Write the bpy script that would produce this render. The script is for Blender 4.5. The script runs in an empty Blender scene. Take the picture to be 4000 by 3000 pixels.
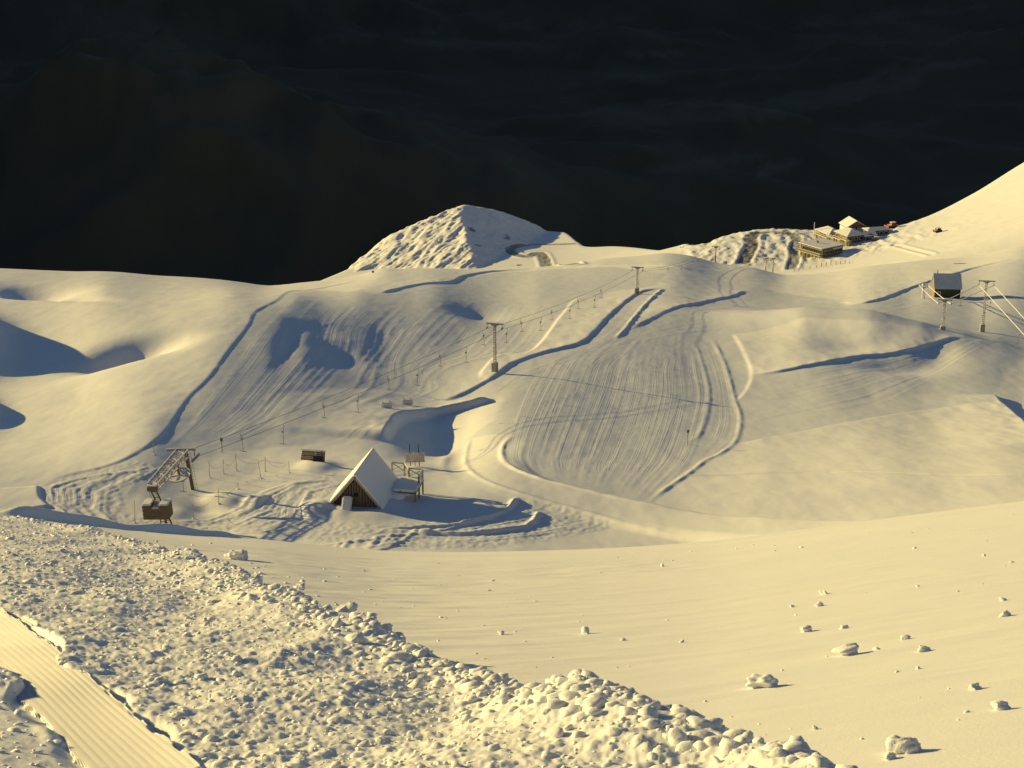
import bpy, bmesh, math, random
import numpy as np
from mathutils import Vector, Matrix

# ------------------------------------------------------------------ camera, sky, sun, exposure
SC = bpy.context.scene
R = math.radians
PITCH = R(19.0)                 # camera looks down by this much
FPX = 6667.0                    # focal length in photograph pixels (4000 wide)
SUN_EL, SUN_LEFT = R(10.8), R(62.0)   # sun height, and angle to the left of the viewing direction
cam_d = bpy.data.cameras.new('camera'); cam = bpy.data.objects.new('camera', cam_d)
SC.collection.objects.link(cam)
cam_d.sensor_width = 36.0; cam_d.lens = 36.0*FPX/4000.0
cam_d.clip_start = 0.3; cam_d.clip_end = 60000
cam.location = (0, 0, 0); cam.rotation_euler = (math.pi/2-PITCH, 0, 0)
SC.camera = cam
SC.render.resolution_x, SC.render.resolution_y = 1024, 768

W = bpy.data.worlds.new('World'); SC.world = W; W.use_nodes = True
wn = W.node_tree.nodes; wl = W.node_tree.links
sky = wn.new('ShaderNodeTexSky'); sky.sky_type = 'NISHITA'; sky.sun_disc = False
sky.sun_elevation = SUN_EL; sky.sun_rotation = -SUN_LEFT
sky.altitude = 1600; sky.dust_density = 0.6; sky.ozone_density = 2.0
wn['Background'].inputs['Strength'].default_value = 0.05
wl.new(sky.outputs[0], wn['Background'].inputs['Color'])

sun_dir = Vector((-math.sin(SUN_LEFT)*math.cos(SUN_EL), math.cos(SUN_LEFT)*math.cos(SUN_EL), math.sin(SUN_EL)))
sd = bpy.data.lights.new('sun', 'SUN'); so = bpy.data.objects.new('sun', sd); SC.collection.objects.link(so)
sd.energy = 5.0; sd.angle = R(0.53); sd.color = (1.0, 0.745, 0.262)
so.rotation_euler = sun_dir.to_track_quat('Z', 'Y').to_euler()
SC.view_settings.view_transform = 'Standard'; SC.view_settings.look = 'None'
SC.view_settings.gamma = 1.0; SC.view_settings.use_curve_mapping = False
SC.view_settings.exposure = 0.52
SC.cycles.max_bounces = 5; SC.cycles.diffuse_bounces = 3; SC.cycles.glossy_bounces = 2
SC.cycles.transmission_bounces = 2; SC.cycles.transparent_max_bounces = 4
random.seed(7)

# ------------------------------------------------------------------ small maths helpers
CP, SP = math.cos(PITCH), math.sin(PITCH)
def ray(u, v):
    """direction of the sight line through photograph pixel (u, v)"""
    cx = (np.asarray(u, float)-2000)/FPX; cy = (np.asarray(v, float)-1500)/FPX
    return cx, CP-cy*SP, -SP-cy*CP          # x, y, z (not normalised)
def at(u, v, d):
    x, y, z = ray(u, v); n = np.sqrt(x*x+y*y+z*z)
    return Vector((float(x/n*d), float(y/n*d), float(z/n*d)))
def proj(x, y, z):
    dep = y*CP-z*SP
    return 2000+FPX*x/dep, 1500+FPX*(-(y*SP+z*CP))/dep

_perm = np.random.RandomState(3).permutation(4096).astype(np.int64)
def _h(i, j, s=0):
    return _perm[(_perm[(i+s*131) & 4095]+j) & 4095]
def perlin(x, y, s=0):
    x = np.asarray(x, np.float64); y = np.asarray(y, np.float64)
    i = np.floor(x).astype(np.int64); j = np.floor(y).astype(np.int64)
    fx, fy = x-i, y-j
    ux = fx*fx*fx*(fx*(fx*6-15)+10); uy = fy*fy*fy*(fy*(fy*6-15)+10)
    def g(di, dj):
        a = _h(i+di, j+dj, s)*(2*math.pi/4096)
        return np.cos(a)*(fx-di)+np.sin(a)*(fy-dj)
    return (g(0,0)*(1-ux)+g(1,0)*ux)*(1-uy)+(g(0,1)*(1-ux)+g(1,1)*ux)*uy
def fbm(x, y, o=4, s=0, gain=.5):
    r = 0; a = 1.0
    for k in range(o):
        r = r+a*perlin(x*2**k, y*2**k, s+k); a *= gain
    return r
def ridged(x, y, o=4, s=0):
    r = 0; a = 1.0
    for k in range(o):
        r = r+a*(1-2*np.abs(perlin(x*2**k, y*2**k, s+k))*1.4); a *= .5
    return r
def sstep(a, b, x):
    t = np.clip((x-a)/(b-a), 0, 1); return t*t*(3-2*t)
def softplus(x, k):
    return np.where(x > 20*k, x, k*np.log1p(np.exp(np.clip(x/k, -40, 40))))
def smax(a, b, k):
    h = np.clip(.5+.5*(a-b)/k, 0, 1); return b*(1-h)+a*h+k*h*(1-h)
def pchip(xs, ys):
    """smooth monotone curve through points, extended linearly"""
    xs = np.array(xs, float); ys = np.array(ys, float)
    d = np.diff(ys)/np.diff(xs); m = np.empty_like(xs); m[0], m[-1] = d[0], d[-1]
    m[1:-1] = np.where(d[:-1]*d[1:] > 0, 2*d[:-1]*d[1:]/(d[:-1]+d[1:]+1e-12), 0)
    def f(x):
        x = np.asarray(x, float); xc = np.clip(x, xs[0], xs[-1])
        k = np.clip(np.searchsorted(xs, xc)-1, 0, len(xs)-2)
        hh = xs[k+1]-xs[k]; t = (xc-xs[k])/hh
        r = (2*t**3-3*t**2+1)*ys[k]+(t**3-2*t**2+t)*hh*m[k]+(-2*t**3+3*t**2)*ys[k+1]+(t**3-t**2)*hh*m[k+1]
        return r+np.where(x < xs[0], (x-xs[0])*m[0], 0)+np.where(x > xs[-1], (x-xs[-1])*m[-1], 0)
    return f

class TPS:
    def __init__(s, pts, vals, lam=0.0):
        s.p = np.array(pts, float)/1000.0; n = len(s.p)
        K = s.k(s.p, s.p)+np.diag(np.broadcast_to(lam, n)); P = np.c_[np.ones(n), s.p]
        A = np.zeros((n+3, n+3)); A[:n,:n] = K; A[:n,n:] = P; A[n:,:n] = P.T
        s.w = np.linalg.solve(A, np.r_[np.array(vals, float), 0, 0, 0])
    @staticmethod
    def k(a, b):
        r2 = (a[:,None,0]-b[None,:,0])**2+(a[:,None,1]-b[None,:,1])**2
        return .5*r2*np.log(r2+1e-9)
    def __call__(s, u, v):
        u = np.asarray(u, float); sh = u.shape
        q = np.c_[np.ravel(u), np.ravel(v)]/1000.0; out = np.empty(len(q))
        n = len(s.p)
        for i in range(0, len(q), 40000):
            b = q[i:i+40000]
            out[i:i+40000] = s.k(b, s.p)@s.w[:n]+s.w[n]+b@s.w[n+1:]
        return out.reshape(sh)

# ------------------------------------------------------------------ the shape of the land
# mean fall line of the ski field: (image row, distance) pairs give height against forward distance
_vd = [(2150,160),(2000,175),(1900,185),(1750,212),(1600,245),(1462,281),(1300,335),(1150,417),(1050,500),(1000,560)]
_py, _pz = [], []
for v, d in _vd:
    p = at(2000, v, d); _py.append(p.y); _pz.append(p.z)
_py = [60]+_py+[620, 900, 1500]; _pz = [-54]+_pz+[-158, -214, -334]
PB = pchip(_py, _pz)

# relief on top of it: (column, row, height above the mean fall line) read off the photograph
CTRL = [
 # bench with hut and lift station
 (-700,2050,4),(0,2000,1.2),(400,1960,.4),(1000,2000,0),(1400,2050,0),(1900,2050,-.4),(2300,2060,-1),(2700,2060,-1.2),(3200,2000,-.3),(3700,1960,.9),(4000,1900,1.5),(4700,1900,3.5),
 (-700,1850,3),(0,1850,1.2),(350,1850,1.2),(700,1830,.3),(1000,1830,-.2),(1300,1820,-.2),
 (1620,1800,-1.0),(1900,1860,-.1),(2100,1850,-.6),(2500,1870,-1.3),(2750,1850,-1.6),(3000,1830,-1.1),(3500,1830,-.2),(4000,1800,.5),(4700,1800,1.8),
 # v 1700
 (-700,1700,2),(0,1700,1.4),(300,1700,2.2),(600,1690,3.1),(850,1690,1.6),(1050,1700,1.0),(1400,1690,0.2),
 (1560,1660,0.2),(1700,1690,-1.9),(1830,1660,-1.2),(1900,1640,.2),
 (2000,1690,.3),(2300,1690,-.6),(2600,1690,-1.5),(2830,1690,-2.2),(3000,1710,-2.1),(3400,1690,-1.2),(3900,1690,-.8),(4300,1690,-1),(4800,1690,-.5),
 # v 1560
 (-700,1560,2),(0,1560,1.6),(300,1540,2.6),(600,1520,4.2),(800,1540,4.0),(1100,1560,2.4),(1500,1560,.2),(1750,1540,-.4),(1900,1560,0.0),
 (2050,1560,.3),(2400,1560,-1.2),(2700,1560,-2.1),(2880,1540,-2.8),(3100,1540,-2.6),(3400,1560,-2.9),(3700,1570,-2.9),(4000,1590,-3.1),(4700,1560,-2),
 # v 1440
 (-700,1440,3),(600,1440,4.9),(860,1440,5.0),(1150,1440,3.3),(1500,1440,.2),(1720,1450,-.9),(1930,1462,.1),(2100,1430,.1),(2400,1420,-1.1),(2700,1410,-1.8),(2880,1410,-1.9),(3000,1440,-1.9),(3300,1440,-1.7),(3600,1450,-2.8),(4000,1450,-3.4),(4800,1440,-3),
 # v 1340
 (-700,1340,4),(700,1340,5.6),(950,1340,5.4),(1250,1340,3.1),(1500,1340,.5),(1800,1340,-1.1),(2050,1330,-1.1),(2250,1300,.1),(2360,1270,.8),(2420,1310,.2),
 (2700,1320,-1.0),(2900,1300,-.6),(3130,1255,1.0),(3400,1265,.7),(3600,1290,-.1),(3760,1315,-1.2),(3900,1330,-2.0),(4100,1340,-3),(4800,1340,-4),
 # v 1220 and crest of the field
 (-700,1220,5),(0,1220,5),(300,1220,6.2),(700,1220,7.2),(1000,1220,7.0),(1180,1230,5.8),(1500,1230,3.2),(1800,1230,1.4),(2100,1220,-.1),(2380,1200,-.1),(2560,1170,.4),(2760,1210,-1.4),
 (3100,1190,-2.6),(3300,1170,-2.2),(3550,1190,-2.6),(3800,1210,-3.2),(4100,1230,-3.4),(4800,1230,-3),
 (-700,1110,7.5),(0,1110,7.2),(400,1120,7.6),(900,1130,7.9),(1150,1140,7.0),(1400,1130,5.2),(1700,1120,3.4),(2100,1110,1.2),(2488,1140,.6),(2620,1110,1.2),(2800,1130,-.4),(3100,1110,-2.0),(3350,1090,-.9),(3600,1090,-.2),(3800,1110,-.2),(4100,1120,0),(4800,1120,2),
]
# points of the crest line behind which the field drops away: (column, row, distance)
CREST = [(-1200,990,430),(-700,1000,432),(0,1031,440),(300,1045,447),(600,1062,455),(830,1078,462),(1050,1106,475),(1180,1093,486),(1310,1080,492),(1420,1060,500),(1490,1036,508),(1560,1040,512),(1800,1043,525),
         (2050,1040,535),(2200,1022,545),(2350,1000,556),(2500,987,566),(2600,977,570),(2700,988,570),(2800,1016,566),(2950,1034,558),(3060,1062,552),(3250,1050,552),(3430,1022,556),(3600,1004,560),(3760,990,562),(4000,945,566),(4400,900,566),(5200,850,560)]
_cp, _cv = [], []
def _addctrl(u, v, y, z):
    ub, vb = proj((np.asarray(ray(u, v)[0])/ray(u, v)[1])*y, y, float(PB(y)))
    _cp.append((float(ub), float(vb))); _cv.append(float(z-PB(y)))
for u, v, dz, *_ in CTRL:
    x, y, z = ray(u, v); t = float(z/y)
    yy = np.linspace(120, 700, 4000); f = yy*t-(PB(yy)+dz)
    k = np.nonzero((f[:-1] > 0) & (f[1:] <= 0))[0]
    k = k[0] if len(k) else np.argmin(np.abs(f))
    _addctrl(u, v, yy[k], yy[k]*t)
for u, v, d in CREST:
    p = at(u, v, d); _addctrl(u, v, p.y, p.z)
RELIEF = TPS(_cp, _cv, np.array([(c[3] if len(c) > 3 else .025) for c in CTRL]+[.002]*len(CREST)))
_ca = [at(*c).x/at(*c).y for c in CREST]; _cy = [at(*c).y for c in CREST]
CRESTY = pchip(_ca, _cy)

# soft wind-scooped hollows and swells, with unseen swells added at left for shade: column, row, height, half width, half depth (image px), tilt
SCOOPS = [
 (130,1136,-3.2,110,15,0),(310,1163,-.9,90,10,.12),
 (-210,1335,8.0,130,52,0),(170,1400,-1.6,230,60,0),(500,1362,-4.2,125,20,-.1),  # first swell lies out of view, added to cast shade on the slope
 (-150,1620,3.4,75,45,0),  # out of view as well, added for the shade it throws
 (1130,1335,-.5,40,42,-.9),(1240,1285,-.35,70,14,0),(1325,1395,-.65,58,24,0),(1880,1225,-1.2,70,18,0),
 (1700,1710,-1.2,110,60,0),(3290,1270,3.4,330,20,.07),
 (3340,1352,-.7,110,16,0),(3500,1425,-1.2,120,18,0),(3660,1385,-.9,60,24,0),
]
SCOOPB = []
def scoops(ub, vb):
    r = 0
    for u, v, h, su, sv, k in SCOOPB:
        du = (ub-u)/su; dv = (vb-v-k*(ub-u))/sv
        q = du*du+dv*dv
        r = r+h*np.exp(-q*.5)
    return r

_ed = [(-1600,1900),(-700,1935),(0,1984),(200,2012),(400,2044),(540,2068),(700,2084),(1000,2098),(1100,2112),(1320,2138),(1450,2152),(1800,2157),(2000,2152),(2500,2134),(2800,2114),(3030,2080),(3500,2020),(4000,1956),(4700,1880),(5600,1800)]
_ea = [float(ray(u, v)[0]/ray(u, v)[1]) for u, v in _ed]; _et = [float(-ray(u, v)[2]/ray(u, v)[1]) for u, v in _ed]
_ets = TPS([(a*3000, 0) if k % 2 else (a*3000, 1) for k, a in enumerate(_ea)], _et, .03)
_eax = np.linspace(-.5, .5, 400); _etx = _ets(_eax*3000, _eax*0+.5)
EDGE = lambda a: np.interp(a, _eax, _etx)
def near_land(x, y):
    a = x/np.maximum(y, .5)
    return -y*EDGE(a)-1.62*(1-y/66.0)**2-.0006*np.maximum(y-66, 0)**2

# land behind the crest: saddle, rocky knob, base area, right hillside: (column, row, distance)
FAR = [(-1500,1200,700),(-300,1210,720),(900,1230,800),
 # foot of the rocky knob
 (1310,1100,870),(1500,1080,840),(1650,1075,835),(1800,1060,835),(1900,1050,850),(1990,1030,855),(2060,990,890),
 # saddle with road
 (2000,962,900),(2120,952,925),(2100,1000,870),(2240,1030,840),(2180,985,890),(2300,950,900),(2400,952,880),(2500,972,850),(2620,984,800),(2400,1010,820),
 # hairpin knoll and base area
 (2720,965,735),(2800,935,745),(2880,905,755),(2950,891,765),(3050,893,765),(3130,905,755),(2700,1030,690),(2900,1050,680),(3100,1060,670),(2990,960,720),
 (3200,900,760),(3300,905,750),(3160,1000,700),(3300,1010,690),(3400,970,700),(3500,960,690),(3400,906,745),
 (3480,890,740),(3600,862,745),(3700,820,755),(3800,765,765),(3900,705,775),(4000,640,790),(4400,420,830),(5200,100,900),
 (3600,990,650),(3800,970,630),(4000,930,610),(3700,930,680),(3850,880,685),(4000,820,690),(4400,800,640),(4400,640,710),(5200,500,640)]
_fp, _fz = [], []
for u, v, d in FAR:
    p = at(u, v, d); _fp.append((p.x, p.y)); _fz.append(p.z)
for x, y, z in [(-80,640,-205),(-20,640,-200),(60,620,-182),(140,600,-160),(220,560,-120),(-200,600,-230)]:
    _fp.append((x, y)); _fz.append(z)
FARZ = TPS(_fp, _fz, 1e-3)
_sk = [(-1500,1200,700),(900,1230,800),(1310,1078,885),(1480,945,925),(1600,880,940),(1785,806,955),(1880,820,965),(2000,868,970),(2200,930,950),(2290,952,888),(2400,953,872),(2500,972,850),(2620,984,800),(2720,965,735),(2950,891,765),(3130,905,755),(3300,905,750),(3480,890,740),(3800,765,765),(4000,640,790),(4400,420,830),(5200,100,900)]
SKYY = pchip([at(*c).x/at(*c).y for c in _sk], [at(*c).y for c in _sk])

def _plane(p, q, r):
    p, q, r = (at(*c) for c in (p, q, r)); n = (q-p).cross(r-p)
    if n.z < 0: n = -n
    return lambda x, y: p.z-((x-p.x)*n.x+(y-p.y)*n.y)/n.z
_KS, _KM, _KL, _KF, _KF2, _KR = (1785,803,955), (1490,934,935), (1300,1085,880), (1842,985,872), (1650,1075,835), (2245,948,958)
_KP = [_plane(_KS, _KM, _KF), _plane(_KM, _KL, _KF2), _plane(_KS, _KF, _KR)]
def knob(x, y, detail=True):
    a, b, c = (f(x, y) for f in _KP)
    if detail:
        ac, al = x*.89-y*.46, x*.46+y*.89
        wob = 4*fbm(x*.04, y*.04, 2, 9)
        r = ridged((ac+wob)*.06, al*.014, 3, 11)*1.0+ridged((ac-wob)*.17, al*.04, 3, 17)*.6+fbm(ac*.6, al*.22, 3, 5)*.75
        a = a+r*.9-.6+1.6*fbm(x*.045, y*.03, 2, 62); b = b+r-.6
        c = c+.5*fbm(x*.25, y*.2, 3, 6)+1.2*np.maximum(0, fbm(x*.05, y*.05, 2, 61))
    m = np.minimum(np.minimum(a, b), c)
    return m
def rock_mask(x, y):
    """rough scrubby ground round the base area"""
    u, v = proj(x, y, PB(y)-8)
    return sstep(640, 660, y)*sstep(2640, 2700, u)*sstep(190, 140, x+20*perlin(x*.03, y*.03, 3))

def land(x, y, detail=True):
    """height of the ground"""
    x = np.asarray(x, float); y = np.asarray(y, float)
    yy = np.maximum(y, 1.0); a = x/yy
    zb = PB(yy)
    ub, vb = proj(x, yy, zb)
    ubc = np.clip(ub, -900, 5000); vbc = np.clip(vb, 940, 2200)
    m = np.full(x.shape, -300.0); w = (yy > 80) & (yy < 760)
    if np.any(w): m[w] = zb[w]+RELIEF(ubc[w], vbc[w])+scoops(ub[w], vb[w])
    cy = CRESTY(np.clip(a, -.5, .5))
    m = m-.42*softplus(yy-cy-4, 7.0)
    z = smax(m, near_land(x, yy), 1.2)
    far = yy > 480
    if np.any(far):
        xf, yf = x[far], yy[far]
        f = np.maximum(FARZ(xf, yf), np.where((yf > 780) & (xf < 80), knob(xf, yf, detail), -999))
        f = f-.75*softplus(yf-SKYY(np.clip(xf/yf, -.6, .6))-9, 3.0)
        if detail:
            rm = rock_mask(xf, yf)
            f = f+rm*(.45*ridged(xf*.16, yf*.07, 3, 13)+.35*fbm(xf*.5, yf*.3, 2, 5))
        f = f-sstep(600, 480, yf)*60
        zz = z[far]; z = z.copy(); z[far] = np.maximum(zz, f)
    return z
def ground(u, v, y0=3.0, y1=1150.0):
    """point of the ground seen at photograph pixel (u, v)"""
    x, y, z = [float(q) for q in ray(u, v)]
    yy = np.geomspace(y0, y1, 2400)
    g = land(yy*x/y, yy, False)-yy*z/y
    k = np.nonzero(g > 0)[0]
    if not len(k): return Vector((yy[-1]*x/y, yy[-1], yy[-1]*z/y))
    k = max(k[0], 1); t = g[k-1]/(g[k-1]-g[k]); Y = yy[k-1]+t*(yy[k]-yy[k-1])
    return Vector((Y*x/y, Y, Y*z/y))

for _s in SCOOPS:
    _g = ground(_s[0], _s[1]); _q = proj(_g.x, _g.y, float(PB(_g.y)))
    SCOOPB.append((float(_q[0]), float(_q[1]))+tuple(_s[2:]))

# ------------------------------------------------------------------ materials
def mat(name, build):
    m = bpy.data.materials.new(name); m.use_nodes = True
    nt = m.node_tree; b = nt.nodes['Principled BSDF']
    build(nt, b); return m
def nnode(nt, kind, **kw):
    n = nt.nodes.new(kind)
    for k, v in kw.items():
        if k in n.inputs.keys(): n.inputs[k].default_value = v
        else: setattr(n, k, v)
    return n
def ramp(nt, stops):
    r = nt.nodes.new('ShaderNodeValToRGB'); e = r.color_ramp.elements
    e[0].position, e[0].color = stops[0][0], (*stops[0][1], 1)
    e[1].position, e[1].color = stops[-1][0], (*stops[-1][1], 1)
    for p, c in stops[1:-1]:
        q = e.new(p); q.color = (*c, 1)
    return r
def plain(name, col, rough=.6, metal=0.0, var=.25, scale=3.0, rime=0.0):
    """colour broken up by noise; rime is frost or snow clinging to surfaces that face up"""
    def b(nt, p):
        co = nnode(nt, 'ShaderNodeTexCoord')
        nz = nnode(nt, 'ShaderNodeTexNoise', Scale=scale, Detail=6.0, Roughness=.65)
        nt.links.new(co.outputs['Object'], nz.inputs['Vector'])
        lo = tuple(c*(1-var) for c in col); hi = tuple(min(1, c*(1+var)) for c in col)
        r = ramp(nt, [(.3, lo), (.7, hi)]); nt.links.new(nz.outputs['Fac'], r.inputs['Fac'])
        out = r.outputs['Color']
        if rime > 0:
            ge = nnode(nt, 'ShaderNodeNewGeometry'); sx = nnode(nt, 'ShaderNodeSeparateXYZ')
            nt.links.new(ge.outputs['Normal'], sx.inputs[0])
            n2 = nnode(nt, 'ShaderNodeTexNoise', Scale=scale*2.2, Detail=5.0)
            nt.links.new(co.outputs['Object'], n2.inputs['Vector'])
            a = nnode(nt, 'ShaderNodeMath', operation='MULTIPLY_ADD'); nt.links.new(sx.outputs['Z'], a.inputs[0]); a.inputs[1].default_value = .55
            nt.links.new(n2.outputs['Fac'], a.inputs[2])
            mr = nnode(nt, 'ShaderNodeMapRange'); nt.links.new(a.outputs[0], mr.inputs[0])
            mr.inputs[1].default_value = 1.0-rime; mr.inputs[2].default_value = 1.15-rime
            mx = nnode(nt, 'ShaderNodeMix', data_type='RGBA'); nt.links.new(mr.outputs[0], mx.inputs['Factor'])
            nt.links.new(out, mx.inputs[6]); mx.inputs[7].default_value = (.8, .82, .85, 1)
            out = mx.outputs[2]
        nt.links.new(out, p.inputs['Base Color'])
        p.inputs['Roughness'].default_value = rough; p.inputs['Metallic'].default_value = metal
        bp = nnode(nt, 'ShaderNodeBump', Strength=.25, Distance=.02); nt.links.new(nz.outputs['Fac'], bp.inputs['Height'])
        nt.links.new(bp.outputs[0], p.inputs['Normal'])
    return mat(name, b)

def _snow(nt, p, near):
    co = nnode(nt, 'ShaderNodeTexCoord')
    nz = nnode(nt, 'ShaderNodeTexNoise', Scale=.12, Detail=5.0); nt.links.new(co.outputs['Object'], nz.inputs['Vector'])
    r = ramp(nt, [(.3, (.80, .82, .85)), (.7, (.87, .88, .89))]); nt.links.new(nz.outputs['Fac'], r.inputs['Fac'])
    col = r.outputs['Color']
    ag = nnode(nt, 'ShaderNodeAttribute', attribute_name='groom')   # packed snow's grey, with the shade of its comb ridges put into the colour
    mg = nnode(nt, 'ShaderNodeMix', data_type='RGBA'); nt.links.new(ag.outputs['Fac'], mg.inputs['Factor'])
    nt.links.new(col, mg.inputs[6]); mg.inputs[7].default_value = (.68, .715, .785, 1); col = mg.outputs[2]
    at_ = nnode(nt, 'ShaderNodeAttribute', attribute_name='bare')   # where road gravel or rock shows through the snow
    n3 = nnode(nt, 'ShaderNodeTexNoise', Scale=.9, Detail=6.0, Roughness=.7); nt.links.new(co.outputs['Object'], n3.inputs['Vector'])
    r3 = ramp(nt, [(.3, (.04, .035, .03)), (.58, (.09, .077, .06)), (.75, (.24, .21, .18))]); nt.links.new(n3.outputs['Fac'], r3.inputs['Fac'])
    mx = nnode(nt, 'ShaderNodeMix', data_type='RGBA')
    nt.links.new(at_.outputs['Fac'], mx.inputs['Factor']); nt.links.new(col, mx.inputs[6]); nt.links.new(r3.outputs[0], mx.inputs[7])
    nt.links.new(mx.outputs[2], p.inputs['Base Color'])
    p.inputs['Roughness'].default_value = .55
    p.inputs['Specular IOR Level'].default_value = .3
    if near:
        p.inputs['Subsurface Weight'].default_value = .35; p.inputs['Subsurface Radius'].default_value = (.04, .05, .06); p.inputs['Subsurface Scale'].default_value = 1.0
    # fine grain and wind crust
    mp = nnode(nt, 'ShaderNodeMapping'); nt.links.new(co.outputs['Object'], mp.inputs['Vector'])
    mp.inputs['Rotation'].default_value = (0, 0, R(12)); mp.inputs['Scale'].default_value = ((.22, 1.0, 1.0) if near else (.35, 1.0, 1.0))
    b1 = nnode(nt, 'ShaderNodeTexNoise', Scale=(5.0 if near else 1.6), Detail=5.0, Roughness=.6); nt.links.new(mp.outputs[0], b1.inputs['Vector'])
    b2 = nnode(nt, 'ShaderNodeTexNoise', Scale=(38.0 if near else 6.0), Detail=4.0, Roughness=.7); nt.links.new(co.outputs['Object'], b2.inputs['Vector'])
    bp1 = nnode(nt, 'ShaderNodeBump', Strength=(.5 if near else .35), Distance=(.05 if near else .07))
    if not near:
        sg = nnode(nt, 'ShaderNodeMath', operation='MULTIPLY_ADD'); nt.links.new(ag.outputs['Fac'], sg.inputs[0]); sg.inputs[1].default_value = -.3; sg.inputs[2].default_value = .35
        nt.links.new(sg.outputs[0], bp1.inputs['Strength']); nt.links.new(b1.outputs['Fac'], bp1.inputs['Height'])
    bp2 = nnode(nt, 'ShaderNodeBump', Strength=.4, Distance=(.008 if near else .02)); nt.links.new(b2.outputs['Fac'], bp2.inputs['Height'])
    if not near:      # streaks left by the comb, running with the run
        ac = nnode(nt, 'ShaderNodeAttribute', attribute_name='comb'); am = nnode(nt, 'ShaderNodeAttribute', attribute_name='combmask')
        al = nnode(nt, 'ShaderNodeAttribute', attribute_name='along')
        cx = nnode(nt, 'ShaderNodeCombineXYZ'); nt.links.new(ac.outputs['Fac'], cx.inputs[0]); nt.links.new(al.outputs['Fac'], cx.inputs[1])
        cn = nnode(nt, 'ShaderNodeTexNoise', Scale=1.0, Detail=2.0, Roughness=.6); nt.links.new(cx.outputs[0], cn.inputs['Vector'])
        rc = ramp(nt, [(.30, (0, 0, 0)), (.44, (.35, .35, .35)), (.465, (.95, .95, .95)), (.49, (.35, .35, .35)), (.55, (.42, .42, .42)), (.568, (1, 1, 1)), (.586, (.42, .42, .42)), (.72, (.75, .75, .75))]); nt.links.new(cn.outputs['Fac'], rc.inputs['Fac'])
        mm = nnode(nt, 'ShaderNodeMath', operation='MULTIPLY'); nt.links.new(rc.outputs['Color'], mm.inputs[0]); nt.links.new(am.outputs['Fac'], mm.inputs[1])
        bp3 = nnode(nt, 'ShaderNodeBump', Strength=.34, Distance=.06); nt.links.new(mm.outputs[0], bp3.inputs['Height'])
        nt.links.new(bp3.outputs[0], bp1.inputs['Normal'])
    nt.links.new(bp1.outputs[0], bp2.inputs['Normal']); nt.links.new(bp2.outputs[0], p.inputs['Normal'])
M = {}
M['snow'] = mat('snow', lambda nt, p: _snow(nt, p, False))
M['snow_near'] = mat('snow_near', lambda nt, p: _snow(nt, p, True))

# ------------------------------------------------------------------ structured grid over the whole snowy land
_na = 720
_ain = np.linspace(-.365, .365, _na)
_st = _ain[1]-_ain[0]
def _grow(n, end, start):
    k = np.linspace(0, 1, n+1)[1:]; return start+(end-start)*(.12*k+.88*k**3)
A = np.r_[_grow(34, -1.5, -.365)[::-1], _ain, _grow(26, 1.2, .365)]
Y = np.r_[np.geomspace(2.0, 5.4, 12)[:-1], np.geomspace(5.4, 40, 480)[:-1], np.geomspace(40, 80, 110)[:-1], np.geomspace(80, 140, 20)[:-1], np.geomspace(140, 560, 760)[:-1], np.geomspace(560, 800, 140)[:-1], np.geomspace(800, 975, 170)[:-1], np.geomspace(975, 1250, 26)]
IY40 = 11+479; IY140 = IY40+109+19; IY560 = IY140+759
AA, YY = np.meshgrid(A, Y); XX = AA*YY
Z = land(XX, YY)
BARE = np.zeros_like(Z); COMB = np.zeros_like(Z); COMBM = np.zeros_like(Z); ALONG = np.zeros_like(Z)

def catmull(pts, step):
    """smooth curve through 2D/3D points, resampled about every step metres"""
    P = [np.array(p, float) for p in pts]
    if len(P) == 2:
        n = max(2, int(np.linalg.norm(P[1]-P[0])/step)+1)
        return np.array([P[0]+(P[1]-P[0])*t for t in np.linspace(0, 1, n)])
    out = []
    Q = [2*P[0]-P[1]]+P+[2*P[-1]-P[-2]]
    for i in range(1, len(Q)-2):
        p0, p1, p2, p3 = Q[i-1:i+3]
        n = max(1, int(np.linalg.norm(p2-p1)/step))
        for t in np.arange(n)/n:
            out.append(.5*((2*p1)+(-p0+p2)*t+(2*p0-5*p1+4*p2-p3)*t*t+(-p0+3*p1-3*p2+p3)*t**3))
    out.append(P[-1]); return np.array(out)
def trace(pts, lift=0.0):
    """photograph pixels -> points on the ground (x, y)"""
    r = []
    for q in pts:
        g = ground(q[0], q[1]); r.append((g.x, g.y))
    return r
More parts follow.
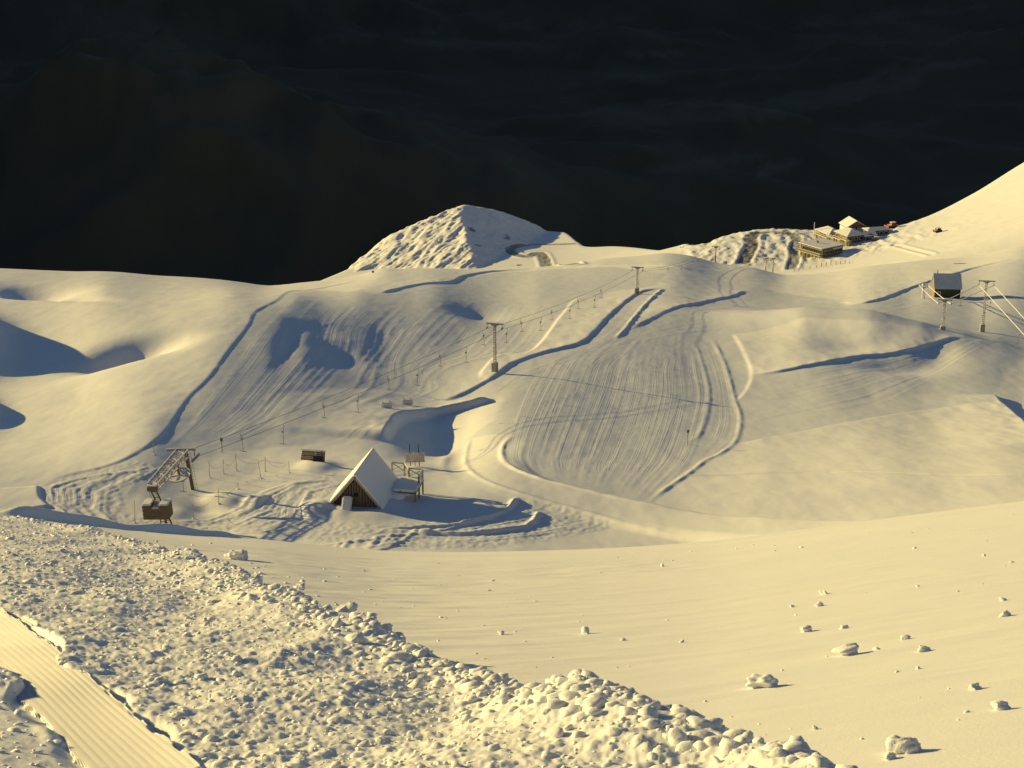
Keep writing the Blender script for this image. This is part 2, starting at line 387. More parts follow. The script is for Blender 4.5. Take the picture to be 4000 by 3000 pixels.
def stroke(xy, fn, reach, step=1.5):
    """apply fn(signed distance, 0..1 along) to every grid vertex within reach of the curve; left of travel is positive"""
    global Z
    c = catmull(xy, step)
    if len(c) < 2: return
    L = np.r_[0, np.cumsum(np.linalg.norm(np.diff(c, axis=0), axis=1))]; tot = L[-1]
    y0, y1 = c[:,1].min()-reach, c[:,1].max()+reach
    i0, i1 = np.searchsorted(Y, y0), np.searchsorted(Y, y1)
    if i1-i0 < 1: return
    ylo = max(Y[i0], 1)
    av = np.r_[(c[:,0]-reach)/np.maximum(c[:,1]-reach, 1), (c[:,0]-reach)/(c[:,1]+reach), (c[:,0]+reach)/np.maximum(c[:,1]-reach, 1), (c[:,0]+reach)/(c[:,1]+reach)]
    j0, j1 = np.searchsorted(A, av.min()), np.searchsorted(A, av.max())
    if j1-j0 < 1: return
    D = np.full((i1-i0, j1-j0), 1e9); S = np.zeros_like(D); T = np.zeros_like(D)
    for k in range(len(c)-1):
        p, q = c[k], c[k+1]
        ia = max(np.searchsorted(Y, min(p[1], q[1])-reach), i0); ib = min(np.searchsorted(Y, max(p[1], q[1])+reach), i1)
        if ib <= ia: continue
        xs = [min(p[0], q[0])-reach, max(p[0], q[0])+reach]; ys = [max(Y[ia], 1), Y[ib-1]]
        vv = [xx/yy for xx in xs for yy in ys]
        ja = max(np.searchsorted(A, min(vv)), j0); jb = min(np.searchsorted(A, max(vv)), j1)
        if jb <= ja: continue
        X_ = XX[ia:ib, ja:jb]; Y_ = YY[ia:ib, ja:jb]
        d = q-p; n2 = d@d+1e-12
        t = np.clip(((X_-p[0])*d[0]+(Y_-p[1])*d[1])/n2, 0, 1)
        ex, ey = X_-p[0]-t*d[0], Y_-p[1]-t*d[1]
        dd = np.hypot(ex, ey); sg = np.where(d[0]*ey-d[1]*ex >= 0, 1.0, -1.0)
        sub = (slice(ia-i0, ib-i0), slice(ja-j0, jb-j0))
        w = dd < D[sub]
        D[sub] = np.where(w, dd, D[sub]); S[sub] = np.where(w, dd*sg, S[sub]); T[sub] = np.where(w, (L[k]+t*math.sqrt(n2))/tot, T[sub])
    ok = D < reach
    fade = np.where(ok, sstep(reach, reach*.75, D), 0)
    gi = (slice(i0, i1), slice(j0, j1))
    Z[gi] += np.where(ok, fn(np.where(ok, S, 99.0), T, XX[gi], YY[gi])*fade, 0)
def ends(t, a=.08, b=.08):
    return sstep(0, a, t)*sstep(1, 1-b, t) if a > 0 and b > 0 else np.ones_like(t)
def bank(img, h, w=.35, L=5.0, side=1, e=.06, rough=.25, lip=0.0, seed=0):
    """a step: the snow on one side lies h higher and eases back over L metres"""
    xy = trace(img)
    def fn(s, t, x, y):
        s = s*side
        hh = h*(1+rough*fbm(x*.35, y*.15, 2, seed))
        up = hh*sstep(-w, w, s)*np.exp(-np.maximum(s, 0)/L)
        return (up+lip*np.exp(-((s-.2)/.5)**2))*ends(t, e, e)
    stroke(xy, fn, L*2.6)
def rib(img, h, w=.35, e=.08, rough=.3, seed=0, world=False):
    """narrow ridge (h>0) or groove (h<0)"""
    xy = img if world else trace(img)
    def fn(s, t, x, y):
        return h*(1+rough*2*perlin(x*.5, y*.25, seed))*np.exp(-(s/w)**2)*ends(t, e, e)
    stroke(xy, fn, w*2.6+.3, 2.0)
def comb(a, b, off, amp):
    """mark the run between curves a and b: how far across it each vertex lies"""
    sep = np.mean([np.min(np.linalg.norm(b-p, axis=1)) for p in a[::3]])
    reach = sep*1.25+3
    P = np.r_[a, b]
    i0, i1 = np.searchsorted(Y, P[:,1].min()-2), np.searchsorted(Y, P[:,1].max()+2)
    av = P[:,0]/P[:,1]; j0, j1 = np.searchsorted(A, av.min()-.004), np.searchsorted(A, av.max()+.004)
    g = (slice(i0, i1), slice(j0, j1)); x, y = XX[g], YY[g]
    res = []
    for c in (a, b):
        c = c[np.unique(np.linspace(0, len(c)-1, 26).astype(int))]
        D = np.full(x.shape, 1e9); S = np.zeros_like(x); T = np.zeros_like(x); L = 0
        for p, q in zip(c[:-1], c[1:]):
            d = q-p; n = math.sqrt(d@d)+1e-9
            t = np.clip(((x-p[0])*d[0]+(y-p[1])*d[1])/n**2, 0, 1); ex, ey = x-p[0]-t*d[0], y-p[1]-t*d[1]
            dd = np.hypot(ex, ey); w = dd < D
            D = np.where(w, dd, D); S = np.where(w, np.sign(d[0]*ey-d[1]*ex), S); T = np.where(w, L+t*n, T); L += n
        ok = sstep(.2, 9, T)*sstep(L-.2, L-9, T)
        res.append((D, S, T, ok))
    (da, sa, ta, oka), (db, sb, tb, okb) = res
    inside = (sa*sb < 0)*np.minimum(oka, okb)
    f = da/(da+db+1e-9)
    m = inside*sstep(0, .6, np.minimum(da, db))
    up = m*amp > COMBM[g]
    COMB[g] = np.where(up, f*sep*.75+off, COMB[g]); ALONG[g] = np.where(up, ta*.0035, ALONG[g]); COMBM[g] = np.where(up, m*amp, COMBM[g])
def family(g0, g1, n, h, w, seed=0, skip=.0, jit=.25, step=0.0):
    """n wheel and comb lines running between two guide lines"""
    rnd = random.Random(seed)
    a = catmull(trace(g0), 3.0); b = catmull(trace(g1), 3.0)
    comb(a, b, seed*37.0, 1.0)
    m = 14
    ra = a[np.linspace(0, len(a)-1, m).astype(int)]; rb = b[np.linspace(0, len(b)-1, m).astype(int)]
    for k in range(n):
        if rnd.random() < skip: continue
        f = (k+.5+rnd.uniform(-jit, jit))/n
        c = ra*(1-f)+rb*f
        t0 = rnd.choice([0, 0, 0, 2, 4]); t1 = m-rnd.choice([0, 0, 0, 2, 5])
        if t1-t0 < 4: t0, t1 = 0, m
        hh = h*rnd.uniform(.35, 1.25); ww = w*rnd.uniform(.7, 1.4); sd_ = rnd.randrange(500)
        st_ = step*rnd.uniform(.3, 1)*rnd.choice([1, 1, -1])
        def fn(s, t, x, y, hh=hh, ww=ww, sd_=sd_, st_=st_):
            r = hh*(1+.8*perlin(x*.6, y*.3, sd_))*np.exp(-(s/ww)**2)
            if st_: r = r+st_*np.where(s > 0, 1, -1)*np.exp(-np.abs(s)/1.6)*(1-np.exp(-np.abs(s)/.15))
            return r*ends(t)
        stroke([tuple(q) for q in c[t0:t1]], fn, max(ww*2.6+.2, 4.0 if step else 0), 2.5)

# ------------------------------------------------------------------ groomed runs: cut edges, tracks, comb lines
EDGE_LEFT = [(1405,1095),(1300,1118),(1215,1133),(1139,1138),(1085,1172),(1000,1219),(970,1274),(904,1358),(826,1467),(747,1545),(711,1593),(627,1708),(530,1774),(422,1822),(259,1858),(169,1895)]
bank(EDGE_LEFT, .15, .35, 7, side=-1, e=.03, seed=1)
STRIP_R = [(2595,1125),(2516,1140),(2472,1162),(2400,1222),(2329,1294),(2266,1345),(2127,1383),(2013,1421),(1949,1465),(1873,1510),(1785,1554),(1652,1579)]
bank(STRIP_R, .4, .6, 8, side=-1, e=.05, seed=2)
STRIP_L = [(2400,1142),(2259,1168),(2196,1231),(2076,1377),(1949,1392),(1886,1453),(1873,1490)]
bank(STRIP_L, .35, .4, 4, side=1, e=.06, seed=3)
TERRACE = [(1935,1556),(1890,1578),(1823,1598),(1740,1618),(1658,1636),(1570,1649),(1532,1687),(1506,1731)]
bank(TERRACE, 1.35, .7, 7, side=-1, e=.1, seed=4, rough=.15)
LANE_L = [(1837,1714),(1817,1775),(1831,1829),(1898,1883),(2034,1937),(2210,1992),(2346,2032),(2427,2056),(2685,2110)]
LANE_R = [(2000,1700),(1963,1741),(1966,1795),(2007,1836),(2109,1883),(2278,1931),(2414,1968),(2549,1998),(2753,2032),(2888,2046),(3031,2073)]
rib(LANE_L, .12, .3, seed=5); rib(LANE_R, .18, .35, seed=6)
_c = [((a[0]+b[0])/2, (a[1]+b[1])/2) for a, b in zip(LANE_L, LANE_R)]
_c = trace(_c); _e = np.array(_c[-1])-np.array(_c[-2]); _e = _e/np.linalg.norm(_e); _c += [tuple(np.array(_c[-1])+_e*q) for q in (9, 18, 27)]
stroke(_c, lambda s, t, x, y: (.05*s-.6+2.2*t)*sstep(5.5, 2.8, np.abs(s))*ends(t, .12, .05), 5.5)
PISTE_R = [(2783,1323),(2834,1432),(2870,1562),(2892,1634),(2874,1721),(2812,1772),(2754,1800),(2676,1859),(2514,1985)]
rib(PISTE_R, .13, .35, seed=7)
bank([(2863,1305),(2906,1381),(2932,1453),(2921,1511),(2877,1569)], .2, .4, 4, side=1, seed=8)
LINE_C = [(2715,1338),(2747,1432),(2769,1526),(2762,1613),(2725,1707),(2668,1728)]
rib(LINE_C, .1, .4, seed=9)
KNOLL = [(2921,1133),(2870,1158),(2783,1176),(2653,1201),(2545,1248),(2454,1295)]
bank(KNOLL, .38, .8, 9, side=-1, e=.12, seed=10)
rib([(2595,1125),(2555,1158),(2498,1219),(2447,1281),(2400,1328)], .3, .4, seed=11)
bank([(4000,1012),(3810,1048),(3666,1092),(3557,1128),(3413,1179),(3304,1193)], .4, .6, 9, side=-1, seed=12)
MOUND = [(2932,1468),(3051,1454),(3196,1425),(3340,1399),(3485,1385),(3630,1352),(3767,1316)]
bank(MOUND, .4, .5, 6, side=1, e=.1, seed=13)
LOWER = [(2866,1737),(3110,1693),(3348,1646),(3585,1608),(3788,1588),(3897,1581)]
bank(LOWER, .25, .4, 9, side=-1, e=.1, seed=14)
bank([(3883,1541),(3917,1588),(4000,1659),(4100,1760)], .9, .4, 5, side=-1, e=.1, seed=15)
rib([(2676,1859),(2907,1853),(3110,1847),(3314,1844),(3653,1854),(4000,1856),(4200,1850)], -.16, .25, seed=16)
bank([(1481,1149),(1620,1117),(1760,1104),(1823,1079),(1949,1060),(2150,1048),(2400,1040),(2600,1040),(2700,1060)], .4, .6, 9, side=1, e=.05, seed=17)
# comb lines of the snow groomer
family([(1160,1150),(1100,1200),(1000,1300),(930,1400),(830,1530),(700,1690),(560,1790)], [(1468,1206),(1386,1288),(1373,1370),(1304,1459),(1171,1592),(1101,1649),(900,1740)], 11, 0.032, .35, 1, .1, step=0.013)
family([(1468,1206),(1386,1288),(1373,1370),(1304,1459),(1171,1592),(1101,1649)], [(1829,1174),(1665,1301),(1582,1408),(1582,1497),(1500,1560),(1405,1604)], 9, 0.032, .35, 2, .1, step=0.013)
family([(1829,1174),(1665,1301),(1582,1408),(1582,1497),(1500,1560),(1405,1604)], [(2203,1180),(2076,1360),(1900,1400),(1709,1453),(1740,1500),(1640,1560)], 10, 0.027, .35, 3, .1, step=0.013)
family([(1500,1150),(1700,1120),(1900,1085),(2100,1070),(2300,1062),(2480,1070)], [(1400,1160),(1800,1150),(2100,1165),(2250,1160),(2400,1120),(2550,1100)], 9, 0.023, .5, 4, .1)
family([(2290,1340),(2150,1400),(2080,1480),(2010,1620),(1972,1720),(1968,1800),(2030,1852)], [(2715,1290),(2747,1432),(2769,1526),(2762,1613),(2700,1800),(2530,1980)], 24, 0.018, .22, 5, .1, step=0.013)
family([(2400,1330),(2480,1270),(2600,1210),(2720,1185),(2900,1180),(3150,1180),(3350,1190)], [(2300,1400),(2500,1340),(2700,1300),(2860,1280),(3000,1245)], 9, 0.022, .35, 6, .1)
family([(2940,1480),(3060,1468),(3200,1440),(3340,1415),(3485,1400),(3640,1362),(3780,1325)], [(2900,1700),(3100,1660),(3300,1620),(3500,1560),(3650,1480),(3800,1390),(3950,1330)], 13, 0.023, .35, 7, .1, step=0.015)
family([(2783,1323),(2834,1432),(2870,1562),(2892,1634),(2874,1721),(2754,1800)], [(2725,1345),(2757,1432),(2779,1526),(2772,1613),(2740,1707),(2690,1790)], 4, 0.019, .3, 8)
family([(3450,1200),(3600,1160),(3800,1110),(3980,1070)], [(3350,1240),(3600,1230),(3850,1240),(4050,1200)], 8, 0.022, .4, 9, .1)
family([(2580,1120),(2480,1200),(2380,1300),(2200,1390),(2050,1450),(1880,1540),(1700,1600),(1450,1660),(1200,1740)], [(2560,1150),(2470,1250),(2390,1330),(2240,1410),(2075,1460),(1930,1560),(1750,1612),(1540,1680),(1350,1760)], 6, 0.019, .3, 10)
family([(2640,1060),(2800,1090),(3000,1120),(3300,1150)], [(2700,1150),(2900,1150),(3100,1165),(3330,1185)], 6, 0.014, .4, 11)
# tracks round the hut and the lift station
family([(700,1830),(560,1870),(430,1930),(420,2000),(470,2050)], [(420,1850),(250,1880),(165,1905),(175,1965),(260,2020)], 12, 0.104, .25, 12, .05)
family([(1290,1870),(1150,1880),(1020,1920),(930,1980),(800,2030),(640,2040)], [(1300,1905),(1215,1930),(1195,1990),(1230,2030),(1100,2080),(900,2090)], 11, 0.104, .25, 13, .05)
family([(800,2060),(1200,2060),(1500,2065),(1800,2060),(1950,2010),(2010,1950)], [(900,2100),(1300,2110),(1600,2140),(1900,2130),(2150,2080),(2350,2050)], 12, 0.104, .28, 14, .05)
bank([(152,1900),(160,1950),(200,1985)], .3, .3, 3, side=-1, seed=20)
rib([(1460,2070),(1750,2060),(1900,2030),(1990,1985),(2020,1945)], .35, .35, seed=21)
rib([(1500,1950+120),(1800,2090),(2050,2060),(2110,1995)], .35, .35, seed=22)
# cut wall beyond the rubble bank
_w = []
for _k in range(9):
    _u = -60+_k*130; _yy = 42+_k*1.9; _r = ray(_u, 2060); _w.append((float(_r[0]/_r[1])*_yy, _yy))
rib(_w, .34, .34, .16, .45, 23, world=True)
def bump(u, v, h, rx, ry, sharp=1.0):
    """a drift of snow"""
    global Z
    g = ground(u, v); i0, i1 = np.searchsorted(Y, g.y-3*ry), np.searchsorted(Y, g.y+3*ry)
    x, y = XX[i0:i1], YY[i0:i1]
    Z[i0:i1] += h*np.exp(-(((x-g.x)/rx)**2+((y-g.y)/ry)**2)**sharp)
bump(1240, 1990, .75, 1.5, 3.0, 1.5); bump(1330, 2000, .3, 1.2, 2.5)
bump(1520, 1966, .55, 1.7, 2.2, 1.3); bump(1450, 2010, .25, 2.5, 2.0)
bump(880, 1955, .55, 2.2, 2.5, 1.6); bump(1000, 1960, .45, 1.2, 2.0, 1.6); bump(800, 1990, -.35, 1.8, 2.0); bump(690, 2010, .35, 2.0, 2.5)
bump(1240, 1822, .5, 2.2, 4.0, 1.4); bump(1640, 1835, .3, 2.0, 4.0)
# bank of rubble pushed aside by the groomer, and the churned strip this side of it
RUB_CREST = [(0,2036),(136,2064),(407,2118),(700,2210),(1000,2370),(1500,2620),(2080,2825),(2420,2960),(2700,3075),(2950,3190),(3250,3330)]
RUB = np.zeros_like(Z)
def _rub(s, t, x, y):
    # s > 0 is the far side
    far = sstep(.55, .1, s)
    prof = np.where(s > 0, far, .12+.42*np.exp(-(s/.7)**2)+.46*np.exp(-(s/2.6)**2))
    prof = prof*sstep(-60, -50, s)
    i = np.searchsorted(Y, y[0,0]); j = np.searchsorted(A, x[0,0]/y[0,0])
    sub = RUB[i:i+x.shape[0], j:j+x.shape[1]]
    np.maximum(sub, np.where(s > 0, sstep(.5, .2, s), 1.0), out=sub)
    hh = .28*(1+.9*fbm(x*.7, y*.35, 2, 81))
    return prof*hh*(1-.35*sstep(12, 30, y))
_near = slice(0, np.searchsorted(Y, 75))
stroke(trace(RUB_CREST), _rub, 12.0, .6)
_x, _y = XX[_near], YY[_near]
_l1 = np.maximum(0, perlin(_x*2.6, _y*2.6, 101)+.05)**.8*.07+np.maximum(0, perlin(_x*5.5, _y*5.5, 102))**.8*.09+np.maximum(0, perlin(_x*12, _y*12, 103))**.8*.075+np.maximum(0, perlin(_x*26, _y*22, 104))**.8*.05
Z[_near] += RUB[_near]*_l1*.34
# wind texture
Z += np.where(YY < 140, .032*fbm(XX*.6+YY*.1, YY*2.0-XX*.35, 3, 70)*sstep(3, 12, YY)*sstep(62, 30, YY)*(1-RUB)*(.45+sstep(-.2, .4, fbm(XX*.08, YY*.05, 2, 71))), 0)
Z += np.where((YY > 140) & (YY < 700), .06*fbm(XX*.25, YY*.12, 3, 75), 0)
# combed track at the corner: lies a little lower than the rubble either side
CORD_L = [(-420,2330),(-200,2500),(0,2680),(120,2800),(300,3000),(480,3200),(700,3450)]
CORD_R = [(-420,2110),(-200,2250),(0,2390),(230,2560),(450,2750),(760,3000),(1000,3200),(1300,3450)]

# ------------------------------------------------------------------ where the groomer has packed the snow
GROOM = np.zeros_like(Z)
def fill(img, arr, val=1.0, soft=.6):
    P = np.array(trace(img)); n = len(P)
    y0, y1 = P[:,1].min()-2, P[:,1].max()+2
    i0, i1 = np.searchsorted(Y, y0), np.searchsorted(Y, y1)
    av = P[:,0]/P[:,1]; j0, j1 = np.searchsorted(A, av.min()-.01), np.searchsorted(A, av.max()+.01)
    g = (slice(i0, i1), slice(j0, j1)); x, y = XX[g], YY[g]
    ins = np.zeros(x.shape, bool); D = np.full(x.shape, 1e9)
    for k in range(n):
        p, q = P[k], P[(k+1) % n]; d = q-p
        c = (p[1] > y) != (q[1] > y)
        with np.errstate(all='ignore'):
            ins ^= c & (x < d[0]*(y-p[1])/(d[1] if abs(d[1]) > 1e-9 else 1e-9)+p[0])
        t = np.clip(((x-p[0])*d[0]+(y-p[1])*d[1])/(d@d+1e-9), 0, 1)
        D = np.minimum(D, np.hypot(x-p[0]-t*d[0], y-p[1]-t*d[1]))
    sd = np.where(ins, D, -D)+.35*fbm(x*.8, y*.5, 2, 90)
    arr[g] = np.maximum(arr[g], val*sstep(-soft, soft, sd))
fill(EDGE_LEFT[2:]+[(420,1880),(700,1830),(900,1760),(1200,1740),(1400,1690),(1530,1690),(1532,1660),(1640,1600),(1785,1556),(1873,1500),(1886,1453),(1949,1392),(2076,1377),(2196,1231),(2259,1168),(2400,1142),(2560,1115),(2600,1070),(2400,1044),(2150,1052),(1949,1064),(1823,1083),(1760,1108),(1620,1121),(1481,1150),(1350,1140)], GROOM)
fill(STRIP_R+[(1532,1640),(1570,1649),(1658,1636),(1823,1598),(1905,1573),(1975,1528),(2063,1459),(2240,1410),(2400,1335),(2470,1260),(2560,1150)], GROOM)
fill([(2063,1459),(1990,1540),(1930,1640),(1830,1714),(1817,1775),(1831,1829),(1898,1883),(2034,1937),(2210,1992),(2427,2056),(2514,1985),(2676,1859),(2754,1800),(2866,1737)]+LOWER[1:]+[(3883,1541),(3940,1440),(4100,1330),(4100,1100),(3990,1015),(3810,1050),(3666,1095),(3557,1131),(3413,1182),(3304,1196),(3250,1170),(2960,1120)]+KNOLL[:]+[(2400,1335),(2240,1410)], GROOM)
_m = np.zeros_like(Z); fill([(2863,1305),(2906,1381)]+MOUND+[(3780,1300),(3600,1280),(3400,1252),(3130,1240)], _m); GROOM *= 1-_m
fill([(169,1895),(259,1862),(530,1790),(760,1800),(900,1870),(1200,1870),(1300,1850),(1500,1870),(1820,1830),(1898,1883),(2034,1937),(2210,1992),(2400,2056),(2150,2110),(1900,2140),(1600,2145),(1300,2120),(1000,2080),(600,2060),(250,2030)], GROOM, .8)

CORDM = np.zeros_like(Z)
fill(CORD_L+CORD_R[::-1], CORDM, 1.0, .05)
_m = np.zeros_like(Z); fill(CORD_L+[(700,3600),(-1400,3600),(-1400,2330)], _m, 1.0, .1)
_b = slice(0, IY40); _L0 = land(XX[_b], YY[_b])
Z[_b] -= _m[_b]*(Z[_b]-_L0)*.7
Z[_b] -= CORDM[_b]*(Z[_b]-_L0+.015)
RUB *= 1-CORDM

_m = np.zeros_like(Z); fill([(169,1895),(259,1862),(530,1800),(640,1830),(500,1930),(480,2000),(640,2045),(800,2040),(960,1960),(1130,1890),(1300,1850),(1330,1900),(1200,1990),(1240,2040),(1500,2050),(1900,2010),(2000,1940),(2210,1992),(2400,2056),(2150,2110),(1900,2140),(1600,2145),(1300,2120),(1000,2085),(600,2065),(250,2030)], _m)
Z += _m*(.05*fbm(XX*1.6, YY*1.0, 3, 120)+.03*ridged(XX*.9+YY*.5, YY*1.1-XX*.4, 2, 121))
_m = np.zeros_like(Z); fill(LANE_L+LANE_R[::-1], _m); GROOM *= 1-_m; COMBM *= 1-.7*_m  # lane is groomed too; its sunward brightness is put into the colour
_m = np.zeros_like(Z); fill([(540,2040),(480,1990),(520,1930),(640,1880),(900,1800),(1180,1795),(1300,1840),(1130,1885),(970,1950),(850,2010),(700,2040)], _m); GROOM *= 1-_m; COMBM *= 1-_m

# ------------------------------------------------------------------ roads scraped down to gravel, rock showing on the knob
def paint(img, w, val, cut=.25, seed=0):
    xy = trace(img)
    def fn(s, t, x, y):
        i = np.searchsorted(Y, y[0,0]-1e-9); j = np.searchsorted(A, x[0,0]/y[0,0]-1e-9)
        sub = BARE[i:i+x.shape[0], j:j+x.shape[1]]
        e = np.abs(s)+.5*fbm(x*.4, y*.2, 2, seed)
        np.maximum(sub, val*sstep(w, w*.75, e)*(.65+.5*perlin(s*.9, t*40, seed)), out=sub)
        return -cut*sstep(w*1.1, w*.8, np.abs(s))+.35*np.exp(-((np.abs(s)-w*1.25)/.8)**2)
    stroke(xy, fn, w*2.2, 3.0)
paint([(2905,1030),(2920,1000),(2938,960),(2932,938),(2945,921),(2980,911),(3035,910),(3085,917)], 3.0, 1.3, .2, 1)
paint([(3080,917),(3106,925),(3112,945),(3104,975),(3106,1005),(3092,1050)], 2.3, 1.0, .2, 2)
paint([(2236,953),(2150,956),(2070,958),(2012,966),(1992,978),(2010,992),(2060,1004),(2130,1018),(2235,1038)], 3.0, 1.1, .1, 3)
paint([(3330,985),(3430,960),(3520,965),(3600,985),(3640,995)], 1.3, .12, .15, 4)
_f = YY > 780
_q = fbm(XX*.12, YY*.06, 4, 33)
BARE += np.where(_f & (XX < 10), sstep(.42, .6, _q)*.9*sstep(930, 880, YY), 0)
BARE = np.clip(BARE, 0, 1)

# ------------------------------------------------------------------ mesh builders
def grid_mesh(name, x, y, z, attrs=None):
    nr, nc = z.shape
    me = bpy.data.meshes.new(name)
    co = np.stack([x, y, z], -1).reshape(-1, 3).astype(np.float32)
    i = np.arange(nr-1)[:,None]*nc+np.arange(nc-1)[None,:]
    q = np.stack([i, i+1, i+nc+1, i+nc], -1).reshape(-1, 4)
    return fast_mesh(me, co, q, attrs)
def fast_mesh(me, co, q, attrs=None, smooth=True):
    k = q.shape[1]; n = len(q)
    me.vertices.add(len(co)); me.vertices.foreach_set('co', co.ravel())
    me.loops.add(n*k); me.loops.foreach_set('vertex_index', q.ravel().astype(np.int32))
    me.polygons.add(n); me.polygons.foreach_set('loop_start', (np.arange(n)*k).astype(np.int32))
    me.polygons.foreach_set('use_smooth', np.full(n, smooth))
    me.update(calc_edges=True)
    for an, val in (attrs or {}).items():
        a = me.attributes.new(an, 'FLOAT', 'POINT'); a.data.foreach_set('value', val.ravel().astype(np.float32))
    return me
C = SC.collection
def link(o, parent=None):
    C.objects.link(o)
    if parent is not None: o.parent = parent
    return o
def structure(name, me, m, kind='structure'):
    o = bpy.data.objects.new(name, me); me.materials.append(m); o['kind'] = kind
    return link(o)
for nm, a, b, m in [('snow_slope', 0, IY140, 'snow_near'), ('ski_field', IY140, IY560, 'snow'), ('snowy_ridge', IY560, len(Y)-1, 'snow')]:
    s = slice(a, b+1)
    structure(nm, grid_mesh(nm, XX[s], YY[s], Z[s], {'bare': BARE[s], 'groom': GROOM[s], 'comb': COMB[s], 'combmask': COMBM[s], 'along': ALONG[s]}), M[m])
def height(x, y):
    """height of the finished ground, detail included"""
    i = int(np.clip(np.searchsorted(Y, y)-1, 0, len(Y)-2)); a = x/y
    j = int(np.clip(np.searchsorted(A, a)-1, 0, len(A)-2))
    ty = (y-Y[i])/(Y[i+1]-Y[i]); ta = (a-A[j])/(A[j+1]-A[j])
    return float((Z[i,j]*(1-ta)+Z[i,j+1]*ta)*(1-ty)+(Z[i+1,j]*(1-ta)+Z[i+1,j+1]*ta)*ty)
def spot(u, v):
    g = ground(u, v); return Vector((g.x, g.y, height(g.x, g.y)))

# ------------------------------------------------------------------ the dark valley and the range that shades it
def valley():
    a = np.r_[np.linspace(-2.2, -.42, 60)[:-1], np.linspace(-.42, .42, 330)[:-1], np.linspace(.42, 1.6, 40)]
    y = np.geomspace(1240, 26000, 330)
    aa, yy = np.meshgrid(a, y); xx = aa*yy
    z = -905+fbm(xx/2600, yy/2600, 5, 21)*170+np.abs(fbm(xx/900, yy/900, 4, 31))*70
    # flanks of our own mountain falling into the valley
    z = np.maximum(z, -345-(yy-1240)*.5+fbm(xx/300, yy/300, 4, 40)*25*sstep(1250, 1700, yy)-np.abs(xx+60)*.12)
    for u, v, d, h, wx, wy, k in HILLS:
        p = at(u, v, d)
        dx, dy = (xx-p.x), (yy-p.y)
        q = np.hypot((dx*math.cos(k)+dy*math.sin(k))/wx, (dy*math.cos(k)-dx*math.sin(k))/wy)
        n = 1+.35*ridged(xx/700, yy/700, 4, 50)
        z = z+h*np.exp(-q**1.5)*n
    z = z+sstep(9000, 24000, yy)*1900
    cx = -(.62*yy)-350; hh = np.interp(yy, [0, 1600, 2500, 4000, 6000, 9000, 13000, 18000, 26000], [-900, -560, -250, 250, 800, 1500, 2100, 2600, 2600])
    wd = 300+yy*.13
    rg = -900+(hh+900)*np.exp(-(np.abs(xx-cx)/wd)**1.6)*(1+.12*ridged(xx/1500, yy/1500, 4, 60)-.1)
    z = np.maximum(z, rg)
    # pale tussock flats and river beds on the valley floor, bare rims of the hills
    u, v = proj(xx, yy, z)
    wob = 60*fbm(u/300, v/120, 3, 66)
    pale = np.zeros_like(z)
    for cu, cv, su, sv, k, val in PALE:
        q = np.hypot((u-cu+wob)/su, (v-cv-k*(u-cu)+wob*.35)/sv)
        pale = np.maximum(pale, val*sstep(1.05, .9, q)*(.75+.5*fbm(u/90, v/40, 3, 67)))
    pale = np.clip(pale, 0, 1)*(yy > 2500)
    me = grid_mesh('valley', xx, yy, z, {'pale': pale})
    structure('valley', me, M['valley'])
PALE = [(2300,215,420,14,-.03,.5),(2700,440,420,50,-.05,.55),(3250,370,420,36,-.16,.7),(3600,270,300,18,-.12,.6),(3030,660,90,22,-.2,.8),(2750,640,260,22,-.12,.4),(1700,170,500,10,.02,.4),(2450,290,160,26,.2,.4),(1950,110,700,12,-.06,.35),(3500,60,420,20,-.1,.35),(700,420,130,30,.3,.3)]
HILLS = [(800,330,6800,210,900,420,.2),(1000,200,8200,160,1500,420,.1),(2900,230,7600,190,1500,420,.15),(2500,330,6500,90,700,300,.5),(3900,330,5600,160,900,350,-.2),(300,820,3600,260,700,500,.3),(1250,900,3200,160,500,400,.5),(3000,700,4300,70,900,300,0)]
def _valley_mat(nt, p):
    co = nnode(nt, 'ShaderNodeTexCoord')
    n1 = nnode(nt, 'ShaderNodeTexNoise', Scale=.0011, Detail=8.0, Roughness=.6); nt.links.new(co.outputs['Object'], n1.inputs['Vector'])
    r1 = ramp(nt, [(.35, (.080, .066, .040)), (.52, (.097, .079, .049)), (.64, (.118, .096, .060)), (.74, (.15, .122, .080))])
    nt.links.new(n1.outputs['Fac'], r1.inputs['Fac'])
    ap = nnode(nt, 'ShaderNodeAttribute', attribute_name='pale'); mx = nnode(nt, 'ShaderNodeMix', data_type='RGBA')
    nt.links.new(ap.outputs['Fac'], mx.inputs['Factor']); nt.links.new(r1.outputs[0], mx.inputs[6]); mx.inputs[7].default_value = (.17, .148, .105, 1)
    nt.links.new(mx.outputs[2], p.inputs['Base Color']); p.inputs['Roughness'].default_value = .9
    p.inputs['Specular IOR Level'].default_value = .1
M['valley'] = mat('valley', _valley_mat)
valley()

